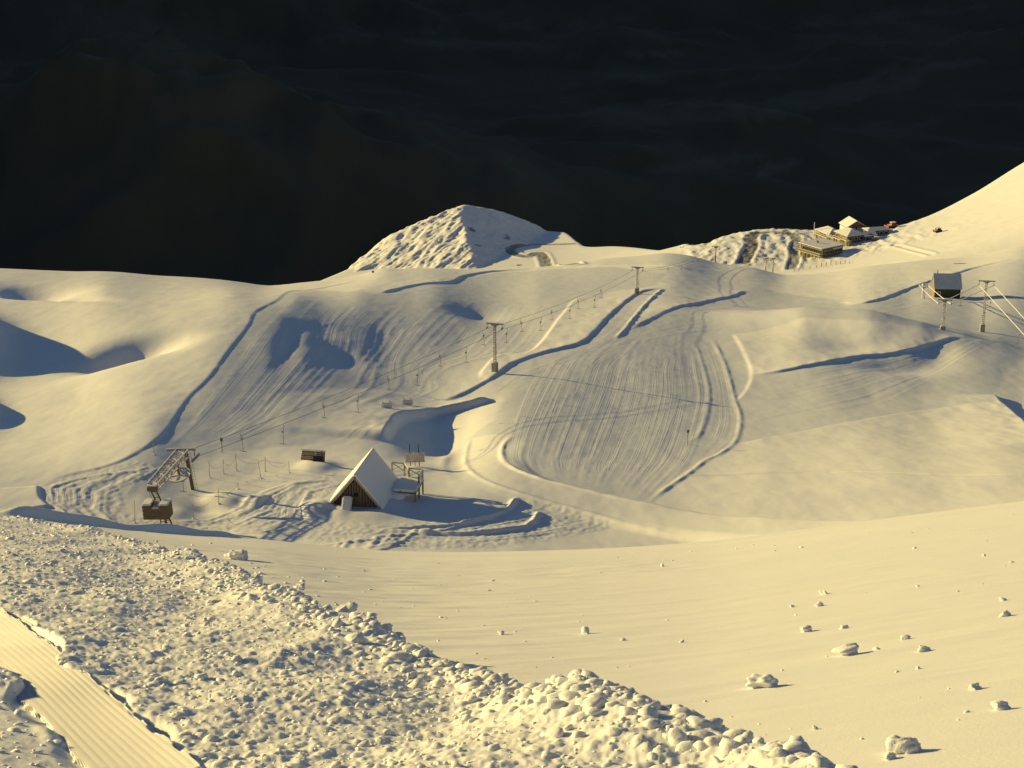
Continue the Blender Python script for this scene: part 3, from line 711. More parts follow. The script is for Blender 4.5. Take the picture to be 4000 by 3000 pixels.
# ------------------------------------------------------------------ tags and mesh collecting
def tag(o, label, cat, group=None):
    o['label'] = label; o['category'] = cat
    if group: o['group'] = group
    return o
def ico(sub):
    bm = bmesh.new(); bmesh.ops.create_icosphere(bm, subdivisions=sub, radius=1.0)
    v = np.array([w.co[:] for w in bm.verts]); f = np.array([[w.index for w in p.verts] for p in bm.faces]); bm.free()
    return v, f
ICO = {k: ico(k) for k in (1, 2, 3, 4)}
def clods(pos, size, sub, rs, flat=.8):
    """many lumps of broken snow: cut, squashed and roughened balls"""
    V, F = ICO[sub]; n = len(pos)
    v = np.repeat(V[None], n, 0).copy()
    for k in range(5):
        nn = rs.normal(size=(n, 1, 3)); nn /= np.linalg.norm(nn, axis=2, keepdims=True)
        c = rs.uniform(.45, .9, (n, 1))
        d = (v*nn).sum(2)-c
        v -= np.maximum(d, 0)[..., None]*nn*.85
    for k, (fr, am) in enumerate([(2.2, .13), (4.5, .08), (9.0, .045)]):
        if k == 2 and sub < 3: break
        w = rs.normal(size=(n, 1, 3))*fr; ph = rs.uniform(0, 6.28, (n, 1)); w2 = rs.normal(size=(n, 1, 3))*fr
        v *= (1+am*(np.sin((v*w).sum(2)+ph)+np.sin((v*w2).sum(2)-ph)))[..., None]
    sc = size[:, None, None]*np.stack([rs.uniform(.8, 1.35, n), rs.uniform(.7, 1.1, n), rs.uniform(.55, .95, n)*flat], -1)[:, None, :]
    v *= sc
    a = rs.uniform(0, 6.28, n); ca, sa = np.cos(a)[:, None], np.sin(a)[:, None]
    x = v[..., 0]*ca-v[..., 1]*sa; y = v[..., 0]*sa+v[..., 1]*ca
    v = np.stack([x, y, v[..., 2]], -1)+pos[:, None, :]
    f = F[None]+(np.arange(n)*len(V))[:, None, None]
    return v.reshape(-1, 3), f.reshape(-1, 3)

# ------------------------------------------------------------------ snow rubble (nobody could count it)
def rubble():
    rs = np.random.RandomState(5)
    crest = catmull(trace(RUB_CREST), .3)
    vs, fs, off = [], [], 0
    def add(pos, size, sub):
        nonlocal off
        if not len(pos): return
        v, f = clods(pos, size, sub, rs)
        vs.append(v); fs.append(f+off); off += len(v)
    P, S = [], []
    # along the crest of the bank
    for c in crest:
        if c[1] < 5.5: continue
        near = np.clip((24-c[1])/15, .35, 1)
        for k in range(int(10+12*near)):
            s = rs.lognormal(-3.45, .55)*(.75+.45*near)
            q = c+np.array([rs.normal(0, .2), rs.normal(0, .24)])
            P.append((q[0], q[1])); S.append(min(s, .068))
    # churned strip towards the camera: more and more crumbs
    i0, i1 = np.searchsorted(Y, 6.2), np.searchsorted(Y, 45)
    cand = np.argwhere(RUB[i0:i1] > .6)
    area = (np.gradient(Y)[i0:i1][:, None]*np.gradient(A)[None, :]*YY[i0:i1])[cand[:, 0], cand[:, 1]]
    inframe = np.abs(A[cand[:, 1]]) < .37
    w = area*inframe*np.clip(14/Y[i0:i1][cand[:, 0]], .2, 1.6)**1.3
    for n, med, sg in [(4600, -4.25, .4), (260, -3.4, .3)]:
        for k in rs.choice(len(cand), n, p=w/w.sum()):
            i, j = cand[k]; y = Y[i0+i]*(1+rs.uniform(-.003, .003)); x = A[j]*y+rs.uniform(-.01, .01)
            P.append((x, y)); S.append(min(rs.lognormal(med, sg)*(1+.5*(y > 15)), .09))
    # crumbs that rolled out over the smooth slope, fewer with distance from the bank
    for k in range(330):
        c = crest[rs.randint(len(crest))]
        if c[1] < 6: continue
        q = c+np.array([.5, .8])*rs.exponential(1.6)+rs.normal(0, .4, 2)*np.array([1.5, 1])
        if q[1] < 6 or abs(q[0]/q[1]) > .37 or q[1] > 60: continue
        P.append(tuple(q)); S.append(min(rs.lognormal(-4.3, .5)*max(1, q[1]/14), .06))
    for k in range(80):
        y = rs.uniform(8, 45); q = np.array([rs.uniform(-.05, .36)*y, y])
        P.append(tuple(q)); S.append(min(rs.lognormal(-4.7, .5)*max(1, y/14), .05))
    P = np.array(P); S = np.array(S)
    z = np.array([height(x, y) for x, y in P])+S*rs.uniform(-.35, .15, len(P))
    pos = np.c_[P, z]
    big = (S > .07) & (P[:, 1] < 17)
    mid = ~big & (S > .024) & (P[:, 1] < 24)
    sm = ~big & ~mid
    add(pos[big], S[big], 3); add(pos[mid], S[mid], 2); add(pos[sm], S[sm], 1)
    me = fast_mesh(bpy.data.meshes.new('snow_rubble'), np.concatenate(vs).astype(np.float32), np.concatenate(fs))
    o = structure('snow_rubble', me, M['clod'], 'stuff')
    tag(o, 'long bank of broken snow lumps pushed aside by the groomer', 'snow')
    print('rubble clods', len(P), big.sum(), mid.sum())
def _clod(nt, p):
    p.inputs['Base Color'].default_value = (.85, .86, .88, 1); p.inputs['Roughness'].default_value = .6
    p.inputs['Specular IOR Level'].default_value = .25
    p.inputs['Subsurface Weight'].default_value = .22; p.inputs['Subsurface Radius'].default_value = (.04, .05, .06); p.inputs['Subsurface Scale'].default_value = 1.0
    co = nnode(nt, 'ShaderNodeTexCoord')
    b2 = nnode(nt, 'ShaderNodeTexNoise', Scale=28.0, Detail=5.0, Roughness=.65); nt.links.new(co.outputs['Object'], b2.inputs['Vector'])
    bp = nnode(nt, 'ShaderNodeBump', Strength=.6, Distance=.015); nt.links.new(b2.outputs['Fac'], bp.inputs['Height'])
    nt.links.new(bp.outputs[0], p.inputs['Normal'])
M['clod'] = mat('broken_snow', _clod)
rubble()

# ------------------------------------------------------------------ combed track (corduroy) in the near corner
def corduroy():
    a = catmull([tuple(q) for q in trace(CORD_L)], .05); b = catmull([tuple(q) for q in trace(CORD_R)], .05)
    n = 170
    a = np.stack([np.interp(np.linspace(0, 1, n), np.linspace(0, 1, len(a)), a[:, k]) for k in (0, 1)], -1)
    b = np.stack([np.interp(np.linspace(0, 1, n), np.linspace(0, 1, len(b)), b[:, k]) for k in (0, 1)], -1)
    width = np.linalg.norm(b-a, axis=1)[np.argmin(np.abs(a[:, 1]-8.5))]; pitch = .05
    m = int(width/pitch)*9
    f = np.linspace(-.12, 1.12, m)
    x = a[:, None, 0]*(1-f)+b[:, None, 0]*f; y = a[:, None, 1]*(1-f)+b[:, None, 1]*f
    z = land(x, y)+.03+(f[None, :]-.5)*.09+.017*np.cos(f[None, :]*width/pitch*2*math.pi)*(1+.3*perlin(x*.8, y*.8, 7))+.0015*fbm(x*2.5, y*2.5, 3, 8)
    ed = np.minimum(f[None, :], 1-f[None, :])-.05-.09*fbm(x*6, y*6, 3, 9)
    z = z-.06*sstep(.03, -.05, ed)
    structure('combed_track', grid_mesh('combed_track', x, y, z, {'bare': z*0, 'groom': z*0}), M['packed'])
M['packed'] = mat('combed_snow', lambda nt, p: (setattr(p.inputs['Base Color'], 'default_value', (.86, .87, .88, 1)), setattr(p.inputs['Roughness'], 'default_value', .55)))
corduroy()

# ------------------------------------------------------------------ builders for made things
class MB:
    """collects boxes, bars and tubes; build() links them as one mesh object"""
    def __init__(s): s.v = []; s.f = []
    def add(s, v, f):
        o = len(s.v); s.v += [tuple(p) for p in v]; s.f += [tuple(i+o for i in q) for q in f]; return s
    def box(s, c, d, rot=None):
        h = [x/2 for x in d]; vs = []
        for x, y, z in [(-1,-1,-1),(1,-1,-1),(1,1,-1),(-1,1,-1),(-1,-1,1),(1,-1,1),(1,1,1),(-1,1,1)]:
            p = Vector((x*h[0], y*h[1], z*h[2]))
            if rot is not None: p = rot@p
            vs.append(p+Vector(c))
        return s.add(vs, [(3,2,1,0),(4,5,6,7),(0,1,5,4),(1,2,6,5),(2,3,7,6),(3,0,4,7)])
    def bar(s, a, b, w, h=None):
        a, b = Vector(a), Vector(b); d = b-a; L = d.length
        q = d.to_track_quat('X', 'Z').to_matrix()
        return s.box((a+b)/2, (L, w, h or w), q)
    def tube(s, pts, r, n=6, caps=True):
        pts = [Vector(p) for p in pts]; rr = r if isinstance(r, (list, tuple)) else [r]*len(pts); vs = []; fs = []
        for i, p in enumerate(pts):
            d = (pts[min(i+1, len(pts)-1)]-pts[max(i-1, 0)]).normalized()
            q = d.to_track_quat('Z', 'Y').to_matrix()
            for k in range(n):
                a = 2*math.pi*k/n; vs.append(p+q@Vector((math.cos(a)*rr[i], math.sin(a)*rr[i], 0)))
        for i in range(len(pts)-1):
            for k in range(n):
                fs.append((i*n+k, i*n+(k+1) % n, (i+1)*n+(k+1) % n, (i+1)*n+k))
        if caps: fs += [tuple(range(n))[::-1], tuple((len(pts)-1)*n+k for k in range(n))]
        return s.add(vs, fs)
    def disc(s, c, ax, r, t, n=20, hole=0.0):
        ax = Vector(ax).normalized(); q = ax.to_track_quat('Z', 'Y').to_matrix(); c = Vector(c)
        if hole <= 0: return s.tube([c-ax*t/2, c+ax*t/2], r, n)
        vs = []
        for rad, zz in ((r, -t/2), (r, t/2), (hole, t/2), (hole, -t/2)):
            for k in range(n):
                a = 2*math.pi*k/n; vs.append(c+q@Vector((math.cos(a)*rad, math.sin(a)*rad, zz)))
        fs = [(m*n+k, m*n+(k+1) % n, ((m+1) % 4)*n+(k+1) % n, ((m+1) % 4)*n+k) for m in range(4) for k in range(n)]
        return s.add(vs, fs)
    def poly(s, pts, t):
        """flat polygon (3D points in order) thickened by vector t"""
        n = len(pts); a = [Vector(p) for p in pts]; b = [p+Vector(t) for p in a]
        return s.add(a+b, [tuple(range(n))[::-1], tuple(range(n, 2*n))]+[(k, (k+1) % n, n+(k+1) % n, n+k) for k in range(n)])
    def build(s, name, m, parent=None, bevel=0.0, smooth=False):
        me = bpy.data.meshes.new(name); me.from_pydata(s.v, [], s.f); me.materials.append(M[m] if isinstance(m, str) else m)
        bm = bmesh.new(); bm.from_mesh(me); bmesh.ops.recalc_face_normals(bm, faces=bm.faces)
        if bevel: bmesh.ops.bevel(bm, geom=bm.edges[:], offset=bevel, segments=2, affect='EDGES', clamp_overlap=True)
        bm.to_mesh(me); bm.free()
        if smooth:
            me.polygons.foreach_set('use_smooth', [True]*len(me.polygons))
        o = bpy.data.objects.new(name, me); return link(o, parent)
def thing(name, label, cat, loc, yaw=0.0, group=None):
    o = bpy.data.objects.new(name, None); o.location = loc; o.rotation_euler = (0, 0, yaw); o.empty_display_size = .3
    link(o); return tag(o, label, cat, group)
def puff(name, parent, size, loc, seed=0, m='clod', sub=3, rough=.12, group=None, flat=0.0):
    """rounded cap of snow"""
    V, F = ICO[sub]; rs = np.random.RandomState(seed); v = V.copy()
    for fr, am in ((1.8, rough), (4, rough*.5)):
        w = rs.normal(size=3)*fr; v = v*(1+am*np.sin(v@w+rs.uniform(0, 6)))[:, None]
    v = np.sign(v)*np.abs(v)**.75*np.array(size)
    if flat: v[:, 2] = np.maximum(v[:, 2], -flat)
    me = fast_mesh(bpy.data.meshes.new(name), v.astype(np.float32), F); me.materials.append(M[m])
    o = bpy.data.objects.new(name, me); o.location = loc; return link(o, parent)

M['steel'] = plain('steel', (.15, .13, .12), .5, .3, .25, 2.0, .30)
M['steel_rime'] = plain('rimed_steel', (.20, .16, .14), .6, .1, .3, 3.0, .5)
M['rust'] = plain('rusty_steel', (.19, .10, .07), .8, .1, .35, 4.0, .28)
M['rime'] = plain('rime', (.74, .75, .77), .8, 0, .1, 6.0)
M['cable'] = plain('cable', (.16, .15, .15), .6, .2, .2, 2.0)
M['concrete'] = plain('concrete', (.34, .32, .30), .9, 0, .2, 3.0, .42)
M['wood'] = plain('weathered_wood', (.15, .105, .065), .85, 0, .4, 5.0, .16)
M['wood_dark'] = plain('dark_wood', (.06, .045, .03), .85, 0, .4, 5.0, .18)
M['wood_gold'] = plain('sunbleached_wood', (.30, .21, .10), .8, 0, .4, 4.0, .12)
M['rail'] = plain('frosted_rail', (.42, .37, .29), .85, 0, .25, 5.0, .38)
M['dark'] = plain('dark_opening', (.015, .014, .013), .6, 0, .2, 2.0)
M['red'] = plain('red_paint', (.30, .05, .03), .6, 0, .2, 3.0)
M['pale_pole'] = plain('bamboo', (.40, .33, .22), .7, 0, .2, 3.0)
M['green'] = plain('green_cladding', (.055, .065, .035), .8, 0, .25, 1.5)
M['slate'] = plain('frosted_roof', (.62, .63, .67), .7, 0, .12, 1.2)
M['cladding'] = plain('brown_cladding', (.15, .115, .065), .8, 0, .2, 1.0)
M['olive'] = plain('olive_cladding', (.14, .135, .07), .8, 0, .2, .8)
M['gold_wall'] = plain('ochre_wall', (.21, .17, .10), .8, 0, .2, .8)  # real on the lodge; on the lift hut's left end it paints sunlight
M['white_trim'] = plain('white_trim', (.7, .68, .62), .7, 0, .1, 2.0)
M['glass'] = plain('window_glass', (.02, .024, .03), .12, 0, .2, 1.0)
M['car_red'] = plain('red_machine', (.30, .06, .035), .4, 0, .15, 1.0, .3)
M['car_dark'] = plain('dark_vehicle', (.07, .045, .035), .4, 0, .2, 1.0, .3)
M['car_blue'] = plain('blue_car', (.12, .15, .2), .35, 0, .15, 1.0, .35)
M['rubber'] = plain('rubber', (.02, .02, .02), .9, 0, .2, 3.0)

# ------------------------------------------------------------------ drag lift: towers, ropes, hangers
S_POLE = spot(755, 1912); S_NEAR = spot(640, 2050)
T1 = spot(1933, 1462); T2 = spot(2488, 1150)
p_ = at(2795, 1014, 572); T3 = Vector((p_.x, p_.y, height(p_.x, p_.y)))
def mast(name, label, base, h, arm, yaw, group, style='lattice', conc=1.3, m='steel_rime', extra=0.0, lean=0.0):
    t = thing(name, label, 'lift tower', base, yaw, group)
    MB().box((0, 0, conc/2-.3), (.95, .95, conc+.6)).build('footing', 'concrete', t, .08)
    z0 = conc*.9
    if style == 'lattice':
        for sx in (-.2, .2):
            q = MB()
            for sy in (-.16, .16): q.bar((sx, sy, z0), (sx*.8, sy*.8, h-.25), .07)
            q.build('rail', m, t)
        n = int((h-z0)/.42)
        for k in range(n):
            z = z0+.3+k*.42
            MB().box((0, 0, z), (.36, .3, .09)).build('rung', m, t)
        for f in (.28,):
            MB().disc((0, 0, z0+(h-z0)*f), (0, 0, 1), .42, .08, 14, .3).build('collar', 'rime', t)
    else:
        MB().tube([(0, 0, z0), (0, 0, h)], [.19, .15], 10).build('mast', m, t, 0, True)
    MB().box((0, 0, h), (arm, .24, .17)).build('crossarm', m, t, .02)
    MB().box((0, 0, h+.11), (arm*.98, .2, .06)).build('rime_cap', 'rime', t, .02)
    MB().poly([(-.75, -.06, h-.09), (.75, -.06, h-.09), (.2, -.06, h-.5), (-.2, -.06, h-.5)], (0, .12, 0)).build('gusset', m, t)
    for s in (-1, 1):
        x = s*(arm/2-.27)
        q = MB().bar((x, 0, h-.08), (x, 0, h-.5), .07); q.bar((x, -.45, h-.6), (x, .45, h-.6), .09)
        b = q.build('sheave_frame', m, t)
        for y in (-.36, 0, .36) if arm > 2.4 else (0,):
            MB().disc((x+s*.06, y, h-.72), (1, 0, 0), .17, .08, 12).build('sheave', 'steel', b)
    return t
def yaw_of(a, b): return math.atan2(-(b.x-a.x), (b.y-a.y))
LINE = yaw_of(S_POLE, T2)
G1 = 'drag lift towers on the left line'
H1, H2, H3 = 8.2, 6.4, 6.4
mast('lift_tower', 'tall frosted lattice drag lift tower on a concrete block beside the groomed run', T1, H1, 3.0, LINE, G1, conc=1.55)
mast('lift_tower', 'smaller frosted drag lift tower at the top of the narrow groomed lane', T2, H2, 3.0, yaw_of(T1, T3), G1, conc=1.3)
mast('lift_tower', 'slim dark T-shaped lift tower against the scrubby hairpin knoll', T3, H3, 3.0, yaw_of(T2, T3), G1, 'pole', 1.0, 'rust')
def small_tower(u, vt, vb, d, label, nm='lift_tower'):
    p = at(u, vb, d); s = FPX/d; h = (vb-vt)/s*1.03
    g = Vector((p.x, p.y, min(p.z, height(p.x, p.y)+.0)))
    mast(nm, label, g, h+(p.z-g.z), 2.5, .3, 'small lift towers below the knoll', 'pole', .5, 'rust')
small_tower(2991, 1010, 1046, 640, 'left one of two small dark lift towers near the hairpin road')
small_tower(3019, 1010, 1052, 640, 'right one of two small dark lift towers near the hairpin road')

ROPE_IN = 1.23
def arm_pt(base, h, yaw, side, dz=-.9):
    return Vector((base.x+math.cos(yaw)*side*ROPE_IN, base.y+math.sin(yaw)*side*ROPE_IN, base.z+h+dz))
S_TOP = S_POLE+Vector((-.45, 0, 4.4))
def rope_curve(pts, sag):
    out = []
    for a, b in zip(pts[:-1], pts[1:]):
        for t in np.linspace(0, 1, 25)[:-1]:
            out.append(a.lerp(b, float(t))-Vector((0, 0, sag*4*t*(1-t)*((b-a).length/120)**2)))
    return out+[pts[-1]]
ropes = []
for side, lab in ((-1, 'left'), (1, 'right')):
    start = S_TOP+Vector((side*1.1+.3, .2, -.55 if side > 0 else -.35))
    pts = rope_curve([start, arm_pt(T1, H1, LINE, side), arm_pt(T2, H2, LINE, side), arm_pt(T3, H3, LINE, side)], .8)
    ropes.append(pts)
    o = MB().tube(pts, .028, 5).build('haul_rope', 'cable')
    tag(o, '%s strand of the haul rope running from the near lift station' % lab, 'rope', 'haul ropes of the left drag lift')
def on_rope(rope, u):
    """point of a rope that shows in photograph column u"""
    pu = [float(proj(p.x, p.y, p.z)[0]) for p in rope]
    for k in range(len(rope)-1):
        if (pu[k]-u)*(pu[k+1]-u) <= 0: return rope[k].lerp(rope[k+1], (u-pu[k])/(pu[k+1]-pu[k]+1e-9))
    return None
def hanger(base_name, pos, L, yaw, label, group, m='steel', bend=1, tilt=0.0):
    t = thing(base_name, label, 'T-bar', pos, yaw, group)
    k = [Vector((0, 0, .02)), Vector((.10*bend, 0, -.05)), Vector((.20*bend, 0, -.22)), Vector((.16*bend, 0, -.5)), Vector((.02*bend, 0, -.8))]
    MB().tube(k, .035, 6).build('hook', m, t, 0, True)
    MB().disc((0, 0, -.95), (0, 1, 0), .17, .16, 14).build('spring_box', 'steel_rime', t)
    MB().tube([(0, 0, -1.1), (tilt, 0, -L+.05)], .03, 6).build('stem', 'rust', t)
    q = MB().tube([(tilt-.42, 0, -L+.06), (tilt-.2, 0, -L), (tilt+.2, 0, -L), (tilt+.42, 0, -L+.06)], .04, 6)
    q.build('crossbar', 'wood_dark', t)
    return t
GA = 'T-bars hanging from the left drag lift'
ordn = ['first', 'second', 'third', 'fourth', 'fifth', 'sixth', 'seventh', 'eighth', 'ninth', 'tenth']
for r, us, nm in ((0, [943, 1263, 1516, 1718, 1889, 2036, 2155, 2259, 2348], 'left rope'), (1, [1103, 1396, 1630, 1820, 1978, 2112, 2226, 2323], 'right rope')):
    for k, u in enumerate(us):
        p = on_rope(ropes[r], u)
        if p is None: continue
        hanger('t_bar', p, 2.5, LINE, 'empty T-bar on the %s, %s counting from the near lift station' % (nm, ordn[k]), GA, bend=1 if r else -1, tilt=.12 if not r else .05)
for k, u in enumerate((2610, 2661, 2706)):
    p = on_rope(ropes[k % 2], u)
    if p is not None: hanger('t_bar', p, 2.4, LINE, 'distant T-bar over the far crest, %s of three from the left' % ordn[k], GA)

# ------------------------------------------------------------------ near lift station with truss, bull wheel and counterweight
def station():
    t = thing('lift_station', 'rimed steel drag lift station with lattice boom, bull wheel and hanging wooden counterweight box', 'lift station', S_POLE)
    L = lambda p: Vector(p)-S_POLE
    top = Vector((-.55, 0, 4.45))
    MB().bar((0, 0, -.4), top, .36, .32).build('post', 'wood', t, .03)
    q = MB()
    for dx in (-.12, .12): q.bar((.35+dx, .1, -.1), (top.x+.35+dx, .1, 4.2), .035)
    for k in range(13):
        f = (k+.5)/13; q.bar((.35-.55*f-.12, .1, 4.2*f), (.35-.55*f+.12, .1, 4.2*f), .03)
    q.build('ladder', 'steel_rime', t)
    ca, cb = top+Vector((-1.95, -.3, .22)), top+Vector((1.05, .3, .05))
    MB().bar(ca, cb, .3, .22).build('crossarm', 'steel_rime', t, .02)
    MB().bar(ca+Vector((0, 0, .14)), cb+Vector((0, 0, .14)), .26, .07).build('rime_cap', 'rime', t, .02)
    # sheave battery at the right end of the arm
    q = MB().bar(cb+Vector((-.15, 0, -.05)), cb+Vector((-.2, 0, -.75)), .09)
    d = (T1-S_POLE).normalized(); d.z = .12
    c0 = cb+Vector((-.1, 0, -.95)); q.bar(c0-d*.8, c0+d*.8, .1)
    fr = q.build('sheave_frame', 'steel', t)
    ax = Vector((d.y, -d.x, 0))
    for k in (-.66, -.22, .22, .66): MB().disc(c0+d*k, ax, .22, .1, 14).build('sheave', 'steel', fr)
    # truss running towards the camera
    a = top+Vector((-.35, -.2, -.25)); g = L(S_NEAR); b = Vector((g.x-.9, g.y+.2, g.z+3.95))
    dr = (b-a).normalized(); sd_ = Vector((dr.y, -dr.x, 0)).normalized(); up = Vector((0, 0, 1))
    w, h = .62, .42
    cor = [(1, 1), (1, -1), (-1, -1), (-1, 1)]
    for sx, sz in cor:
        MB().bar(a+sd_*sx*w+up*sz*h, b+sd_*sx*w*.8+up*sz*h*.8, .11).build('chord', 'steel_rime', t)
    n = 9; q = MB()
    P = lambda f, c: a.lerp(b, f)+sd_*c[0]*w*(1-.2*f)+up*c[1]*h*(1-.2*f)
    for k in range(n):
        f0, f1 = k/n, (k+1)/n
        for i in range(4):
            c0_, c1_ = cor[i], cor[(i+1) % 4]
            q.bar(P(f0, c0_), P(f1, c1_), .065) if k % 2 else q.bar(P(f0, c1_), P(f1, c0_), .065)
            q.bar(P(f0, c0_), P(f0, c1_), .06)
    q.build('bracing', 'steel_rime', t)
    q = MB()
    for sx in (-1, 1): q.bar(a+sd_*sx*w+up*(h+.08), b+sd_*sx*w*.8+up*(h*.8+.08), .09, .05)
    q.build('rime_edge', 'rime', t)
    # bull wheel lying under the truss
    wc = a.lerp(b, .38)+Vector((.75, .1, -1.05)); wa = Vector((-.18, -.30, 1)).normalized()
    wl_ = MB().disc(wc, wa, 1.18, .12, 32, 1.02).build('bull_wheel', 'steel_rime', t)
    MB().disc(wc, wa, 1.0, .05, 28).build('wheel_web', 'steel', wl_)
    hb = MB(); qq = wa.to_track_quat('Z', 'Y').to_matrix()
    for k in range(5):
        an = k*2*math.pi/5; hb.bar(wc+qq@Vector((math.cos(an)*.22, math.sin(an)*.22, .06)), wc+qq@Vector((math.cos(an)*1.0, math.sin(an)*1.0, .06)), .12, .04)
    hb.build('spoke', 'rime', wl_)
    MB().tube([wc-wa*.3, wc+wa*.85], .12, 10).build('axle', 'steel', wl_)
    # joint and leg at the near end
    MB().box(b+Vector((0, -.1, -.05)), (.95, .7, .55)).build('joint_block', 'wood', t, .05)
    MB().box(b+Vector((0, -.1, .27)), (1.0, .75, .1)).build('snow_cap', 'rime', t, .04)
    q = MB()
    for sx in (-.28, .28):
        q.bar(b+Vector((sx, 0, -.2)), Vector((g.x+.55+sx*.8, g.y+.3, g.z-.2)), .13)
    for k in range(6):
        f = (k+.5)/6; p = (b+Vector((0, 0, -.2))).lerp(Vector((g.x+.55, g.y+.3, g.z)), f); q.bar(p+Vector((-.28, 0, 0)), p+Vector((.28, 0, 0)), .07)
    q.build('leg', 'wood', t)
    # counterweight box of planks, notched for its pulley
    cw = Vector((g.x-.35, g.y-.55, g.z+1.0)); tilt = Matrix.Rotation(R(-3), 3, 'Y')@Matrix.Rotation(R(-6), 3, 'Z')
    bx = thing_part('counterweight', t)
    for k in range(3):
        MB().box(cw+tilt@Vector((0, 0, .24+k*.38)), (2.6, 1.5, .36), tilt).build('plank', 'wood', bx, .02)
    for sx in (-.86, .86):
        MB().box(cw+tilt@Vector((sx, 0, .24+3*.38)), (.86, 1.5, .36), tilt).build('plank', 'wood', bx, .02)
        MB().box(cw+tilt@Vector((sx, 0, .24+3*.38+.27)), (.9, 1.5, .2), tilt).build('snow_cap', 'clod', bx, .06)
    MB().box(cw+tilt@Vector((0, 0, 1.24)), (.84, 1.3, .08), tilt).build('snow_cap', 'clod', bx, .03)
    MB().disc(cw+tilt@Vector((0, 0, 1.5)), tilt@Vector((0, 1, 0)), .3, .12, 16, .1).build('pulley', 'steel_rime', bx)
    q = MB()
    for sx in (-.22, .22): q.bar((cw.x+.35+sx, cw.y+.2, g.z-.5), (cw.x+.35+sx, cw.y+.2, cw.z+.1), .09)
    q.bar((cw.x+.1, cw.y+.2, g.z+.45), (cw.x+.6, cw.y+.2, g.z+.45), .08)
    q.build('guide', 'wood', t)
    q = MB()
    for sx in (-.3, .3): q.tube([b+Vector((sx-.2, -.2, 0)), cw+Vector((sx-.05, 0, 1.6))], .025, 5)
    q.build('weight_rope', 'cable', t)
def thing_part(name, parent):
    o = bpy.data.objects.new(name, None); return link(o, parent)
station()
p = spot(721, 1925); hanger('t_bar', p+Vector((-.1, 0, 2.35)), 2.2, LINE, 'empty T-bar hanging low beside the post of the near lift station', GA)

